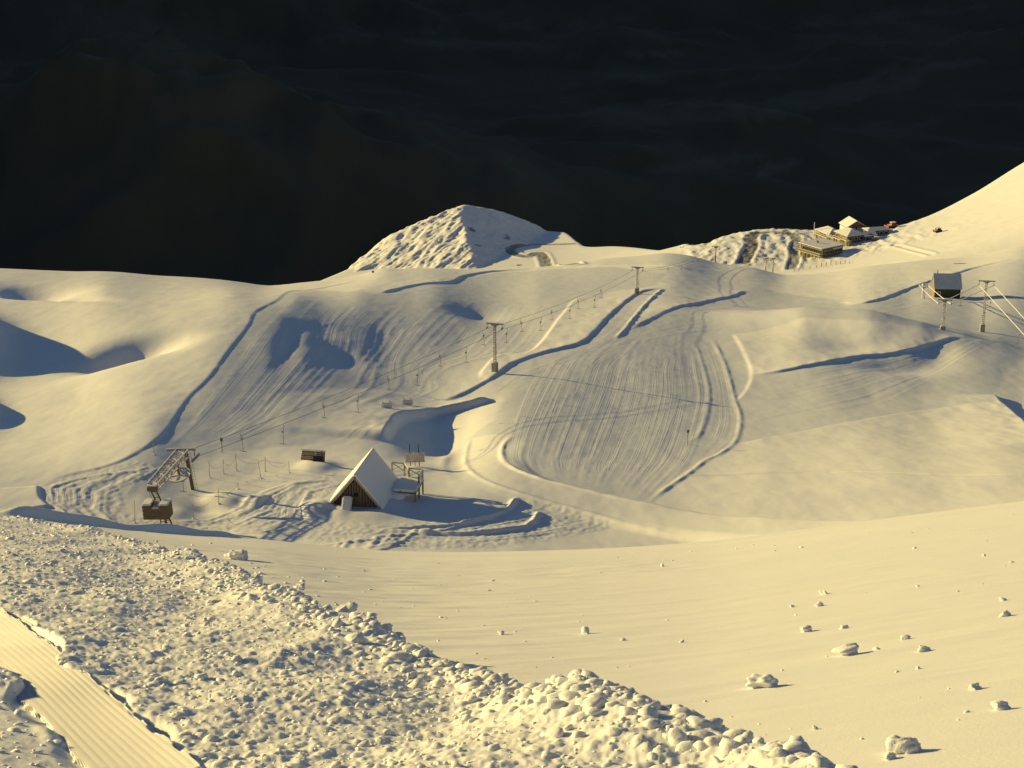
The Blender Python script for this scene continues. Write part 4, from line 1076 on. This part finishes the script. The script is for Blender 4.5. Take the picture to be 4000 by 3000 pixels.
# ------------------------------------------------------------------ A-frame hut with deck
M['plank'] = plain('frosted_planks', (.19, .145, .105), .85, 0, .35, 5.0, .24)
def hut():
    g = spot(1392, 1980); yaw = R(-10)
    t = thing('a_frame_hut', 'snow buried A-frame hut with brown plank gable and snow covered roof', 'hut', g, yaw)
    H, Wd, Ln = 3.45, 4.35, 7.2                      # apex above the snow, half width at depth -1.0, ridge length
    zb = -1.3; hw = Wd*.90
    sl = (H-zb)/hw                                  # steepness of the roof
    # side of roof: slab of boards, snow on top
    for s, nm in ((-1, 'roof'), (1, 'roof')):
        n = Vector((s*sl, 0, 1)).normalized()
        MB().poly([(0, -.35, H), (s*hw, -.35, zb), (s*hw, Ln, zb), (0, Ln, H)], -n*.14).build(nm, 'wood', t)
        o = MB().poly([(0, -.42, H+.12), (s*(hw+.06), -.42, zb), (s*(hw+.06), Ln+.05, zb), (0, Ln+.05, H+.12)], n*.16).build('roof_snow', 'clod', t, .05)
    MB().tube([(0, -.45, H+.16), (0, Ln+.1, H+.16)], .15, 8).build('ridge_snow', 'clod', t, 0, True)
    # gable wall: back boarding, battens, barge boards
    MB().poly([(0, .05, H-.2), (-hw+.1, .05, zb), (hw-.1, .05, zb)], (0, .08, 0)).build('gable_wall', 'wood_dark', t)
    x = -2.65
    while x < 2.75:
        top = H-.42-abs(x)*sl
        if top > -.7 and not (-.42 < x < .46):
            MB().box((x, 0, (top-.8)/2), (.17, .07, top+.8)).build('plank', 'plank', t)
        elif top > 1.9:
            MB().box((x, 0, (top+1.75)/2), (.17, .07, top-1.75)).build('plank', 'plank', t)
        x += .29
    for s in (-1, 1):
        MB().bar((s*.06, -.36, H-.12), (s*(hw*.86), -.36, H-.12-sl*hw*.86), .1, .2).build('barge_board', 'rail', t)
    d = MB().box((.02, -.02, .85), (.86, .08, 1.8)).build('door', 'cladding', t, .02)
    MB().box((.02, -.06, 1.35), (.5, .03, .45)).build('door_window', 'glass', d)
    # snow covered chute running down from the door
    rot = Matrix.Rotation(R(20), 3, 'X')
    c = Vector((-.55, -1.75, .5))
    rz = Matrix.Rotation(R(10), 3, 'Z')
    MB().box(c+Vector((0, 0, -.15)), (1.0, 3.0, .5), rz@rot).build('chute', 'wood_dark', t, .02)
    o = MB().box(c+Vector((0, -.02, .22)), (1.06, 3.05, .34), rz@rot).build('chute_snow', 'clod', t, .15)
    # deck on the right, with railings
    dk = thing_part('deck', t)
    X0, X1, Y0, Y1, zf = 3.0, 5.5, 3.6, 7.4, .45
    MB().box(((X0+X1)/2, (Y0+Y1)/2, zf-.1), (X1-X0, Y1-Y0, .16)).build('deck_floor', 'wood', dk)
    MB().box(((X0+X1)/2+.02, (Y0+Y1)/2, zf+.12), (X1-X0-.04, Y1-Y0-.04, .26)).build('deck_snow', 'clod', dk, .08)
    for x_, y_ in ((X1-.1, Y0+.1), (X1-.1, (Y0+Y1)/2), (X1-.1, Y1-.1), (X0+.8, Y0+.1), (X0+.9, Y1-.1)):
        hgt = 1.05 if y_ > Y0+1 else .1
        MB().box((x_, y_, zf/2+hgt/2-.9), (.16, .16, zf+hgt+1.9)).build('post', 'wood_gold' if y_ < Y0+3 else 'rail', dk)
    puff('drift', dk, (1.3, 2.4, .9), (X0-.1, (Y0+Y1)/2-.3, -.3), 8)
    def rail(a, b):
        a, b = Vector(a), Vector(b)
        MB().bar(a+Vector((0, 0, zf+1.2)), b+Vector((0, 0, zf+1.2)), .12, .12).build('handrail', 'rail', dk)
        MB().bar(a+Vector((0, 0, zf+1.28)), b+Vector((0, 0, zf+1.28)), .11, .06).build('rail_snow', 'rime', dk)
        MB().bar(a+Vector((0, 0, zf+.3)), b+Vector((0, 0, zf+1.12)), .08).build('brace', 'rail', dk)
        MB().bar(a+Vector((0, .03, zf+1.12)), b+Vector((0, .03, zf+.3)), .08).build('brace', 'rail', dk)
    rail((X1-.1, Y1-.1, 0), (X0+.9, Y1-.1, 0)); rail((X1-.1, (Y0+Y1)/2, 0), (X1-.1, Y1-.1, 0))
    rail((1.7, Y1+1.3, 0), (3.1, Y1+1.2, 0)); rail((3.1, Y1+1.2, 0), (X0+.9, Y1-.1, 0))
    for x_, y_ in ((1.7, Y1+1.3), (3.1, Y1+1.2)): MB().box((x_, y_, zf/2+.2), (.14, .14, zf+2.0)).build('post', 'rail', dk)
hut()

# ------------------------------------------------------------------ small things round the hut
def leanto():
    g = spot(1222, 1815)
    t = thing('buried_shelter', 'half buried wooden shelter panel tilted out of the snow behind the hut', 'shelter', g, R(-12))
    tl = Matrix.Rotation(R(-28), 3, 'X')
    for k in range(5):
        MB().box(tl@Vector((0, 0, .12+k*.22)), (2.9-.03*k, .08, .2), tl).build('plank', 'wood_gold' if k % 2 else 'wood', t)
    MB().box(Vector((.75, -.25, .3)), (1.1, .3, .7), tl).build('open_side', 'dark', t)
    MB().bar((1.45, -.1, -.1), (.95, .45, 1.15), .12).build('frame', 'wood', t)
    MB().bar((.62, -.3, -.1), (.3, .25, 1.0), .07).build('frame', 'rail', t)
    o = MB().box(tl@Vector((-.1, .12, 1.2)), (3.0, .35, .16), tl).build('snow_cap', 'clod', t, .05)
leanto()
def board():
    g = spot(1622, 1828)
    t = thing('sign_board', 'frosted board on two dark posts standing behind the hut deck', 'sign', g, R(8))
    for x in (-.55, .5): MB().bar((x, 0, -.3), (x-.12, 0, 2.85), .09).build('post', 'wood_dark', t)
    for k in range(3):
        MB().box((-.78+k*.76, -.08, 1.1), (.74, .06, .98)).build('panel', 'rime_board', t)
    MB().bar((-1.2, -.1, 1.62), (1.17, -.1, 1.62), .08).build('rail', 'rail', t)
    MB().bar((-1.2, -.1, .58), (1.17, -.1, .58), .08).build('rail', 'rail', t)
    MB().bar((.0, .05, -.3), (.0, .05, 1.0), .06).build('prop', 'wood_dark', t)
M['rime_board'] = plain('frosted_board', (.50, .45, .40), .8, 0, .35, 4.0, .45)
board()
for u, v, lab in ((1511, 1613, 'left of two white rimed net panels beside the groomed lane'), (1592, 1597, 'right of two white rimed net panels beside the groomed lane')):
    g = spot(u, v); t = thing('rimed_barrier', lab, 'barrier', g, R(6), 'rimed net panels')
    MB().box((0, 0, .38), (1.6, .35, .82)).build('panel', 'rime', t, .1)
    for x in (-.55, .45): MB().bar((x, 0, -.2), (x+.04, 0, 1.12), .09).build('post', 'rail', t)
    for x in (-.3, .05, .3): MB().box((x, -.19, .42), (.03, .03, .7)).build('strap', 'rail', t)

POLES = [(1325,280,400,'pale'),(1425,265,370,'pale'),(1520,225,350,'red'),(1697,275,405,'pale'),(1725,245,355,'red'),(1898,275,365,'pale'),(1530,430,480,'pale'),(1390,490,600,'pale'),(1210,590,700,'pale'),(787,560,725,'pale'),(925,140,230,'pale'),(1105,380,415,'pale')]
PLAB = ['pale marker pole nearest to the right of the station post', 'pale marker pole standing left of the taller red pole', 'tall dark red marker pole, left of the two red ones', 'leaning pale marker pole just left of the right red pole', 'dark red marker pole, right of the two red ones', 'pale marker pole in front of the half buried shelter', 'very short pale stake low in the snow between station and hut', 'thin pale stake at the edge of the station snow mound', 'thin pale stake in the bright snow right of the counterweight', 'tall thin pole just left of the counterweight box', 'thin marker pole on the edge of the left run above the station', 'tiny stake behind the bull wheel of the lift station']
pole_tops = []
for (x, a, b, k), lab in zip(POLES, PLAB):
    g = spot(100+x/1.843, 1650+b/1.843); s = FPX/g.length; h = (b-a)/1.843/s*1.05
    ln = .12 if 'leaning' in lab else random.uniform(-.05, .05)
    tp = Vector((-ln*h, 0, h)); pole_tops.append(g+tp*.85)
    t = thing('marker_pole', lab, 'pole', g, 0, 'marker poles round the lift station')
    MB().tube([(0, 0, -.3), tp], [.035, .028], 6).build('pole', 'red' if k == 'red' else 'pale_pole', t, 0, True)
    puff('snow_collar', t, (.13, .13, .07), (0, 0, .02), 3, sub=2)
for k, (i, j, lab) in enumerate([(0, 1, 'thin slack rope between the two pale poles right of the station'), (1, 2, 'thin slack rope leading to the tall red pole'), (2, 4, 'thin slack rope strung between the two red poles'), (4, 5, 'thin slack rope between the right red pole and the shelter pole'), (6, 7, 'thin slack rope lying over the snow between two short stakes'), (8, 7, 'thin slack rope from the counterweight stake up to the mound stake')]):
    a, b = pole_tops[i], pole_tops[j]; pts = [a.lerp(b, t)-Vector((0, 0, .75*4*t*(1-t))) for t in np.linspace(0, 1, 14)]
    for q in pts: q.z = max(q.z, height(q.x, q.y)+.02)
    tag(MB().tube(pts, .014, 4).build('rope', 'cable'), lab, 'rope', 'slack ropes round the station')
def disc_sign(u, vt, vb, lab, w=.32, hh=.42):
    g = spot(u, vb); s = FPX/g.length; h = (vb-vt)/s*1.05
    t = thing('run_marker', lab, 'sign', g, 0, 'run marker signs')
    MB().tube([(0, 0, -.3), (0, 0, h)], .04, 6).build('post', 'wood_dark', t)
    MB().box((0, -.06, h-hh/2), (w, .04, hh)).build('plate', 'cladding', t, .01)
    MB().box((0, -.06, h+.03), (w, .08, .07)).build('rime_cap', 'rime', t)
disc_sign(868, 1710, 1767, 'small run marker sign on a pole behind the lift station')
disc_sign(2686, 1678, 1738, 'small run marker sign alone on the wide groomed face')
disc_sign(1457, 1058, 1070, 'tiny marker sign on the far crest below the rocky knob', .7, .5)
for u, a, b, lab in ((2497, 1070, 1087, 'left of two short white stakes near the upper lift tower'), (2549, 1063, 1087, 'right of two short white stakes near the upper lift tower')):
    g = spot(u, b); h = (b-a)*g.length/FPX
    t = thing('snow_stake', lab, 'pole', g, 0, 'white stakes by the upper tower'); MB().tube([(0, 0, -.2), (0, 0, h)], .09, 6).build('stake', 'rime', t)

# ------------------------------------------------------------------ right hand lift: hut, return wheel, towers, rimed ropes
def right_hut():
    g = spot(3700, 1163); s = FPX/g.length
    w = 100/s; t = thing('lift_hut', 'dark green lift hut with pale frosted roof beside the right drag lift', 'hut', g, R(-4))
    D, wh, rh = w*.78, w*.40, w*.42
    MB().box((0, D/2, wh/2-.6), (w*.96, D, wh+1.2)).build('wall', 'green', t)
    for s_, nm in ((-1, 'left'), (1, 'right')):
        MB().poly([(s_*w*.48, 0, wh), (s_*w*.48, D, wh), (s_*w*.48, D/2, wh+rh-.1)], (s_*.02, 0, 0)).build('gable', 'gold_wall' if s_ < 0 else 'green', t)  # left gable's yellow is sunlight put into the colour; the hut is green
    MB().box((-w*.485, D/2, wh/2-.3), (.04, D*.98, wh+.6)).build('end_wall', 'gold_wall', t)  # green wall with its sunlit yellow put into the colour
    for y0, sg in ((-.35, 1), (D+.35, -1)):
        n = Vector((0, -sg*rh, D/2)).normalized()
        MB().poly([(-w*.52, y0, wh-.35*rh/(D/2)), (w*.52, y0, wh-.35*rh/(D/2)), (w*.52, D/2, wh+rh), (-w*.52, D/2, wh+rh)], n*.14).build('roof', 'slate', t, .01)
    f = MB().box((-w*.32, -.03, wh*.42), (w*.12, .05, w*.12)).build('window_frame', 'white_trim', t)
    MB().box((-w*.32, -.065, wh*.42), (w*.085, .03, w*.085)).build('pane', 'glass', f)
    MB().tube([(-w*.36, D/2, wh+rh-.1), (-w*.36, D/2, wh+rh+1.0)], .09, 8).build('flue', 'rust', t)
    for k in range(9): MB().box((-w*.44+k*w*.11, -.02, wh/2-.3), (.05, .05, wh+.4)).build('batten', 'green', t)
right_hut()
def right_wheel():
    g = spot(3604, 1166); s = FPX/g.length; h = 52/s
    t = thing('return_wheel', 'rimed return wheel on a frosted post left of the green lift hut', 'lift wheel', g, 0)
    MB().tube([(0, 0, -.4), (-.1, 0, h*.9)], .2, 10).build('post', 'rime', t, 0, True)
    MB().tube([(.5, 0, -.3), (.35, 0, h*.5), (.1, 0, h*.8)], .09, 8).build('strut', 'rime', t, 0, True)
    ax = Vector((-.1, -.25, 1))
    w_ = MB().disc((0, 0, h), ax, 1.15, .16, 26, .95).build('wheel', 'steel_rime', t)
    q = MB(); qq = ax.to_track_quat('Z', 'Y').to_matrix()
    for k in range(6):
        a = k*math.pi/3; q.bar(Vector((0, 0, h)), Vector((0, 0, h))+qq@Vector((math.cos(a)*1.0, math.sin(a)*1.0, 0)), .12)
    q.build('spoke', 'rime', w_)
    puff('rime_lump', t, (.5, .45, .3), (0, 0, h+.12), 4, 'rime', 2)
    return g+Vector((0, 0, h))
RW = right_wheel()
R1 = spot(3682, 1287); R2 = spot(3836, 1297)
s1, s2 = FPX/R1.length, FPX/R2.length
h1, h2 = 117/s1, 198/s2
ry = R(-8)
G2 = 'drag lift towers on the right line'
mast('lift_tower', 'shorter rimed lift tower with its foot behind the smooth snow mound', R1, h1, 54/s1, ry, G2, conc=.8)
mast('lift_tower', 'taller rimed lift tower on a big concrete block right of the green hut', R2, h2, 62/s2, ry, G2, conc=1.7)
nxt = at(4135, 1420, R2.length*.86)
RROPE = []
for side, lab in ((-1, 'left'), (1, 'right')):
    off = lambda w: Vector((math.cos(ry)*side*w, math.sin(ry)*side*w, 0))
    pts = rope_curve([RW+Vector((side*1.1, 0, 0)), R1+off(23/s1)+Vector((0, 0, h1-.85)), R2+off(27/s2)+Vector((0, 0, h2-.85)), nxt+Vector((side*1.4, 0, 0))], .3)
    RROPE.append(pts)
    tag(MB().tube(pts, .075, 6).build('rimed_rope', 'rime'), 'white rimed lift rope, %s strand over the right hand towers' % lab, 'rope', 'rimed ropes of the right lift')
def find_rope(ropes_, u, lo, hi):
    best = None
    for r in ropes_:
        for k in range(len(r)-1):
            a, b = proj(*r[k]), proj(*r[k+1])
            if (a[0]-u)*(b[0]-u) <= 0 and lo <= a[1] <= hi: return r[k].lerp(r[k+1], .5)
    return None
for k, (u, v, L, lab) in enumerate([(3757, 1165, 40, 'frosted T-bar between the two right hand towers'), (3858, 1150, 46, 'frosted T-bar just right of the tallest right hand tower'), (3869, 1188, 60, 'frosted T-bar hanging in front of the blue shadow at right'), (3977, 1251, 52, 'frosted T-bar nearest the right edge of the picture')]):
    p = find_rope(RROPE, u, v-60, v+40) or at(u, v, R2.length*.98)
    hanger('t_bar', p, 2.6, ry, lab, 'T-bars on the right drag lift', 'rime')

# ------------------------------------------------------------------ lodges and vehicles of the base area
def pt(u, v, d):
    p = at(u, v, d); return Vector((p.x, p.y, p.z))
def window(parent, c, w, h, rot, n_pane=2):
    f = MB().box(c, (w, .12, h), rot).build('window', 'white_trim', parent)
    for k in range(n_pane):
        MB().box(Vector(c)+rot@Vector(((k-(n_pane-1)/2)*w/n_pane, -.05, 0)), (w/n_pane*.86, .08, h*.86), rot).build('pane', 'glass', f)
def lower_lodge():
    d = 690; F0 = pt(3211, 1024, d); s = FPX/d
    z = height(F0.x, F0.y); F0.z = min(F0.z, z)
    t = thing('flat_roofed_lodge', 'two storey brown lodge with flat snow covered roof and long balcony', 'building', F0, math.atan2(6.6, 9.3))
    # local x: along the right hand face, local y: along the left hand face (away)
    A_, B_ = 11.4, 12.4; h0, h1_ = 2.5, 5.2
    MB().box((A_/2, B_/2, h0/2-1.2), (A_, B_, h0+2.4)).build('lower_wall', 'olive', t)
    MB().box((A_/2, B_/2, (h0+h1_)/2), (A_-.1, B_-.1, h1_-h0)).build('upper_wall', 'cladding', t)
    MB().box((A_/2-.25, B_/2, h1_+.12), (A_+1.7, B_+.9, .24)).build('roof', 'cladding', t)
    MB().box((A_/2-.25, B_/2, h1_+.36), (A_+1.6, B_+.8, .26)).build('roof_snow', 'clod', t, .08)
    MB().box((A_*.42, B_*.62, h1_+.9), (.5, .5, 1.0)).build('chimney', 'wood_dark', t)
    I = Matrix.Identity(3); Lf = Matrix.Rotation(R(-90), 3, 'Z')
    for x, w, n in ((2.3, 1.9, 2), (4.4, 1.7, 2), (7.6, 1.5, 2), (9.6, 2.0, 3)):
        window(t, (x, -.03, h0+1.1), w, 1.5, I, n)
    MB().box((8.2, -.08, h1_-.55), (5.0, .1, .55)).build('sign_band', 'white_trim', t)
    for y in (1.4, 3.6, 5.8, 8.0, 10.2): window(t, (-.03, y, h0+1.35), 1.8, 1.6, Lf, 2)
    for k in range(12): MB().box((A_*(k+.5)/12, -.02, (h0+h1_)/2), (.08, .08, h1_-h0)).build('batten', 'cladding', t)
    # balcony on the left face
    bl = thing_part('balcony', t)
    MB().box((-.8, B_/2, h0), (1.6, B_, .16)).build('floor', 'white_trim', bl)
    MB().box((-1.55, B_/2, h0+.95), (.1, B_, .12)).build('handrail', 'white_trim', bl)
    MB().box((-1.55, B_/2, h0+.48), (.05, B_-.1, .7)).build('rail_panel', 'cladding', bl)
    for k in range(7): MB().box((-1.5, B_*k/6*.98+.1, h0/2-.6), (.14, .14, h0+1.2)).build('post', 'wood', bl)
    for y in (1.0, 3.4, 7.6): MB().box((-.02, y, .95), (.08, 1.1, 2.0)).build('door', 'dark', t)
    puff('snow_apron', t, (3.0, 2.0, .7), (A_*.6, -1.6, -.4), 3)
lower_lodge()
def upper_lodge():
    g = ground(3316, 966); O = Vector((g.x, g.y, height(g.x, g.y)-.3)); yaw = R(22)
    t = thing('hip_roofed_lodge', 'large rambling lodge with several snow covered hipped roofs and ochre balcony front', 'building', O, yaw)
    ca, sa = math.cos(yaw), math.sin(yaw)
    def gz(x, y): return height(O.x+x*ca-y*sa, O.y+x*sa+y*ca)-O.z
    def block(nm, cx, cy, w, l, h, rise, turn=0.0, wall='gold_wall', hip=True, win=3, lift=0.0):
        e = thing_part(nm, t); e.location = (cx, cy, gz(cx, cy)+lift); e.rotation_euler = (0, 0, turn)
        MB().box((0, 0, h/2-1.5), (w, l, h+3)).build('wall', wall, e)
        ov = .5; hip_l = min(w, l)/2 if hip else 0
        if l >= w: rg = [(0, -l/2-ov+hip_l, h+rise), (0, l/2+ov-hip_l, h+rise)]
        else: rg = [(-w/2-ov+hip_l, 0, h+rise), (w/2+ov-hip_l, 0, h+rise)]
        c = [(-w/2-ov, -l/2-ov, h), (w/2+ov, -l/2-ov, h), (w/2+ov, l/2+ov, h), (-w/2-ov, l/2+ov, h)]
        for off, mm, nm2 in ((0, 'cladding', 'roof'), (.22, 'clod', 'roof_snow')):
            b = MB(); k_ = 1-.02*(off > 0)
            v = [(p[0]*k_, p[1]*k_, p[2]+off) for p in c+rg]+[(p[0]*k_, p[1]*k_, p[2]-.2+off) for p in c]
            if l >= w: f = [(0, 1, 4), (1, 2, 5, 4), (2, 3, 5), (3, 0, 4, 5)]
            else: f = [(0, 1, 5, 4), (1, 2, 5), (2, 3, 4, 5), (3, 0, 4)]
            f += [(6, 7, 1, 0), (7, 8, 2, 1), (8, 9, 3, 2), (9, 6, 0, 3), (9, 8, 7, 6)]
            b.add(v, f).build(nm2, mm, e)
        if not hip:   # gable ends
            for y_ in (-l/2, l/2): MB().poly([(-w/2, y_, h-.05), (w/2, y_, h-.05), (0, y_, h+rise*.93)], (0, .02 if y_ < 0 else -.02, 0)).build('gable', wall, e)
        for k in range(win):
            f_ = MB().box(((k-(win-1)/2)*w/win, -l/2-.03, h-1.2), (w/win*.62, .1, 1.25)).build('window', 'white_trim', e)
            MB().box(((k-(win-1)/2)*w/win, -l/2-.07, h-1.2), (w/win*.5, .08, 1.0)).build('pane', 'glass', f_)
            f_ = MB().box((-w/2-.03, (k-(win-1)/2)*l/win, h-1.2), (.1, l/win*.5, 1.25)).build('window', 'white_trim', e)
            MB().box((-w/2-.07, (k-(win-1)/2)*l/win, h-1.2), (.08, l/win*.42, 1.0)).build('pane', 'glass', f_)
        return e
    bl = thing_part('balcony', t)
    for k in range(5):
        y = 2.5+k*5; z = gz(0, y)
        MB().box((.6, y, z+.3), (1.6, 5.0, 4.4)).build('front_wall', 'gold_wall', bl)
        MB().box((-.22, y-1.2, z+1.1), (.1, 1.6, 1.9)).build('opening', 'dark', bl)
        MB().box((-.22, y+1.3, z+1.1), (.1, 1.2, 1.5)).build('opening', 'dark', bl)
        MB().box((-.5, y, z+2.6), (1.8, 5.0, .2)).build('floor', 'white_trim', bl)
        MB().box((-1.35, y, z+3.5), (.12, 5.0, .22)).build('handrail', 'rail', bl)
        for q in range(4): MB().box((-1.3, y-2.2+q*1.45, z+1.6), (.16, .16, 3.8)).build('post', 'rail', bl)
    block('near_block', 6.2, 9.5, 8.0, 9.5, 3.6, 1.9, 0, 'cladding')
    block('wing', 4.2, 21.0, 7.5, 10.5, 3.6, 1.8, 0)
    block('link', 11.0, 15.5, 6.0, 8.0, 3.0, 1.2, 0, 'cladding', True, 0)
    gb = block('tall_gable', 17.0, 24.0, 8.0, 8.0, 4.0, 2.6, R(-10), 'white_wall', False, 0)
    MB().box((0, -4.05, 3.6), (.5, .12, 1.8)).build('window', 'glass', gb)
    block('annex', 20.0, 11.0, 9.5, 4.5, 2.3, .7, R(-8), 'wood', True, 4)
    block('porch', 12.5, 5.5, 5.0, 4.2, 2.3, 1.2, R(-6), 'olive', False, 2)
    MB().tube([(-.8, 25.5, gz(-.8, 25.5)-.5), (-.8, 25.5, gz(-.8, 25.5)+7.5)], .14, 8).build('flag_pole', 'white_trim', t)
M['white_wall'] = plain('rimed_wall', (.62, .62, .62), .8, 0, .12, 1.0)
upper_lodge()
def vehicle(name, label, cat, u, v, d, L, Wd, H, m, yaw, tracked=False):
    p = pt(u, v, d); p.z = height(p.x, p.y)
    t = thing(name, label, cat, p, yaw)
    b = MB().box((0, 0, H*.36), (L, Wd, H*.42)).build('body', m, t, .12)
    c = MB().box((L*.06, 0, H*.74), (L*.52, Wd*.86, H*.42)).build('cabin', m, t, .15)
    MB().box((L*.06, 0, H*.76), (L*.46, Wd*.90, H*.24)).build('window', 'glass', c)
    if tracked:
        for s in (-1, 1): MB().box((0, s*Wd*.52, H*.17), (L*1.02, Wd*.26, H*.34)).build('track', 'rubber', t, .12)
        MB().box((-L*.66, 0, H*.28), (L*.08, Wd*1.5, H*.4)).build('blade', 'red', t)
    else:
        for sx in (-.32, .32):
            for s in (-1, 1): MB().disc((sx*L, s*Wd*.48, H*.2), (0, 1, 0), H*.2, .25, 14).build('wheel', 'rubber', t)
    MB().box((L*.06, 0, H*.97), (L*.5, Wd*.8, .1)).build('snow_cap', 'clod', t, .04)
vehicle('snow_groomer', 'red tracked snow groomer parked right of the upper lodge', 'snow groomer', 3484, 903, 742, 4.2, 2.4, 2.6, 'car_red', R(20), True)
vehicle('parked_van', 'small dark van parked alone on the bright right slope', 'van', 3661, 917, 700, 3.4, 1.9, 1.9, 'car_dark', R(25))
vehicle('parked_car', 'blue grey car parked in shade at the lodge porch', 'car', 3421, 931, 715, 3.6, 1.7, 1.6, 'car_blue', R(-10))
# fence posts below the lodges
FP = [(375,925,960),(445,915,945),(505,900,930),(605,885,925),(697,870,905),(770,835,890),(838,830,880),(905,800,865),(978,815,860),(1045,815,855),(1110,800,845),(1175,820,845)]
for k, (x, a, b) in enumerate(FP):
    u, v = 3000+x/3.687, 800+b/3.687
    p = spot(u, v); h = (b-a)/3.687*p.length/FPX*1.15
    t = thing('fence_post', 'dark fence post below the flat roofed lodge, %s from the left' % (ordn+['eleventh', 'twelfth'])[k], 'post', p, 0, 'fence posts below the lodge')
    MB().tube([(0, 0, -.3), (0, 0, h)], .1, 6).build('post', 'wood_dark', t); MB().tube([(0, 0, h), (0, 0, h+.1)], .12, 6).build('snow_cap', 'rime', t)
def mastlet(u, vt, vb, d, lab, nm, cat, rotor=False):
    p = pt(u, vb, d); p.z = min(p.z, height(p.x, p.y)); h = (vb-vt)*d/FPX
    t = thing(nm, lab, cat, p); MB().tube([(0, 0, -.5), (0, 0, h)], [.12, .07], 6).build('mast', 'rime', t)
    if rotor:
        MB().bar((-.6, 0, h), (.7, 0, h), .12).build('boom', 'rime', t)
        for a in (0, 2.1, 4.2): MB().bar((-.6, 0, h), (-.6, math.sin(a)*.5, h+math.cos(a)*.5), .09).build('cup', 'rime', t)
        MB().box((.6, 0, h+.2), (.4, .06, .4)).build('vane', 'rime', t)
    else:
        MB().tube([(0, 0, -.3), (0, 0, h*.45)], [.7, .3], 8).build('cairn', 'rime', t)
mastlet(2663, 962, 998, 573, 'small weather mast with vane on the far crest', 'weather_mast', 'mast', True)
mastlet(1785, 789, 808, 950, 'tiny survey marker on the summit of the rocky knob', 'summit_marker', 'marker')
g = spot(3756, 1032); t = thing('fallen_pole', 'long thin pole lying on the smooth snow above the green hut', 'pole', g)
MB().tube([(-2.4, 0, .06), (2.4, .2, .1)], .09, 6).build('shaft', 'wood_gold', t)

# ------------------------------------------------------------------ snow lumps lying on the smooth slope
LUMPS = [(3144,2466,68,'round upright snow block high on the open right slope'),(3311,2560,95,'long low snow block with a small lump at its right end'),(3537,2496,45,'snow lump with two small crumbs at its left'),(3605,2543,60,'flat broken snow lump right of the long low block'),
 (2976,2684,105,'wedge shaped snow block lying alone right of the rubble bank'),(3528,2938,110,'bowl shaped snow lump near the bottom edge at right'),(3478,2965,55,'flat snow crumb left of the bowl shaped lump'),(2289,2475,45,'lone snow lump above the middle of the rubble bank'),
 (3216,2322,40,'small snow lump farthest up the slope above the round block'),(3917,2346,35,'small snow lump high near the right edge'),(3930,2405,50,'pair of rounded snow lumps by the right edge'),(3804,2692,50,'snow lump on the lower right slope left of the edge cluster'),(3908,2773,60,'rounded snow lump at lower right near the picture edge'),
 (3184,2848,30,'small pointed snow lump right of the rubble end'),(3297,2452,30,'small snow clod just right of the round block'),(2664,2512,22,'small snow crumb in the middle of the bare slope'),(2434,2502,22,'small snow crumb right of the lone lump above the bank'),(3203,2366,28,'thin snow crumb above the round block'),(3094,2370,24,'thin flat snow crumb left above the round block'),
 (2588,2214,25,'flat snow chip far up the bare slope'),(3587,2610,25,'small snow crumb below the flat broken lump'),(3844,2172,18,'tiny snow crumb highest on the right slope'),
 (931,2186,95,'large shaded snow lump beyond the bank below the counterweight'),(995,2278,80,'snow lump just beyond the bank crest at left'),(1175,2304,60,'low flat snow slab in shade beyond the bank'),(1347,2388,80,'ragged snow lump beyond the middle of the bank'),(1180,2272,25,'small snow crumb above the low shaded slab'),(1958,2480,35,'single dark sided snow lump right beyond the bank')]
rs_ = np.random.RandomState(12)
for k, (u, v, w, lab) in enumerate(LUMPS):
    g = ground(u, v); r = w*g.length/FPX/2*.86
    vv, ff = clods(np.zeros((1, 3)), np.array([r]), 4 if w > 50 else 3, rs_, .85)
    vv[:, 0] *= 1.05; vv[:, 2] = np.maximum(vv[:, 2], -r*.5)
    me = fast_mesh(bpy.data.meshes.new('snow_lump'), vv.astype(np.float32), ff); me.materials.append(M['clod'])
    o = bpy.data.objects.new('snow_lump', me); o.location = (g.x, g.y, height(g.x, g.y)+r*.38); link(o); tag(o, lab, 'snow lump', 'snow lumps on the open slope')
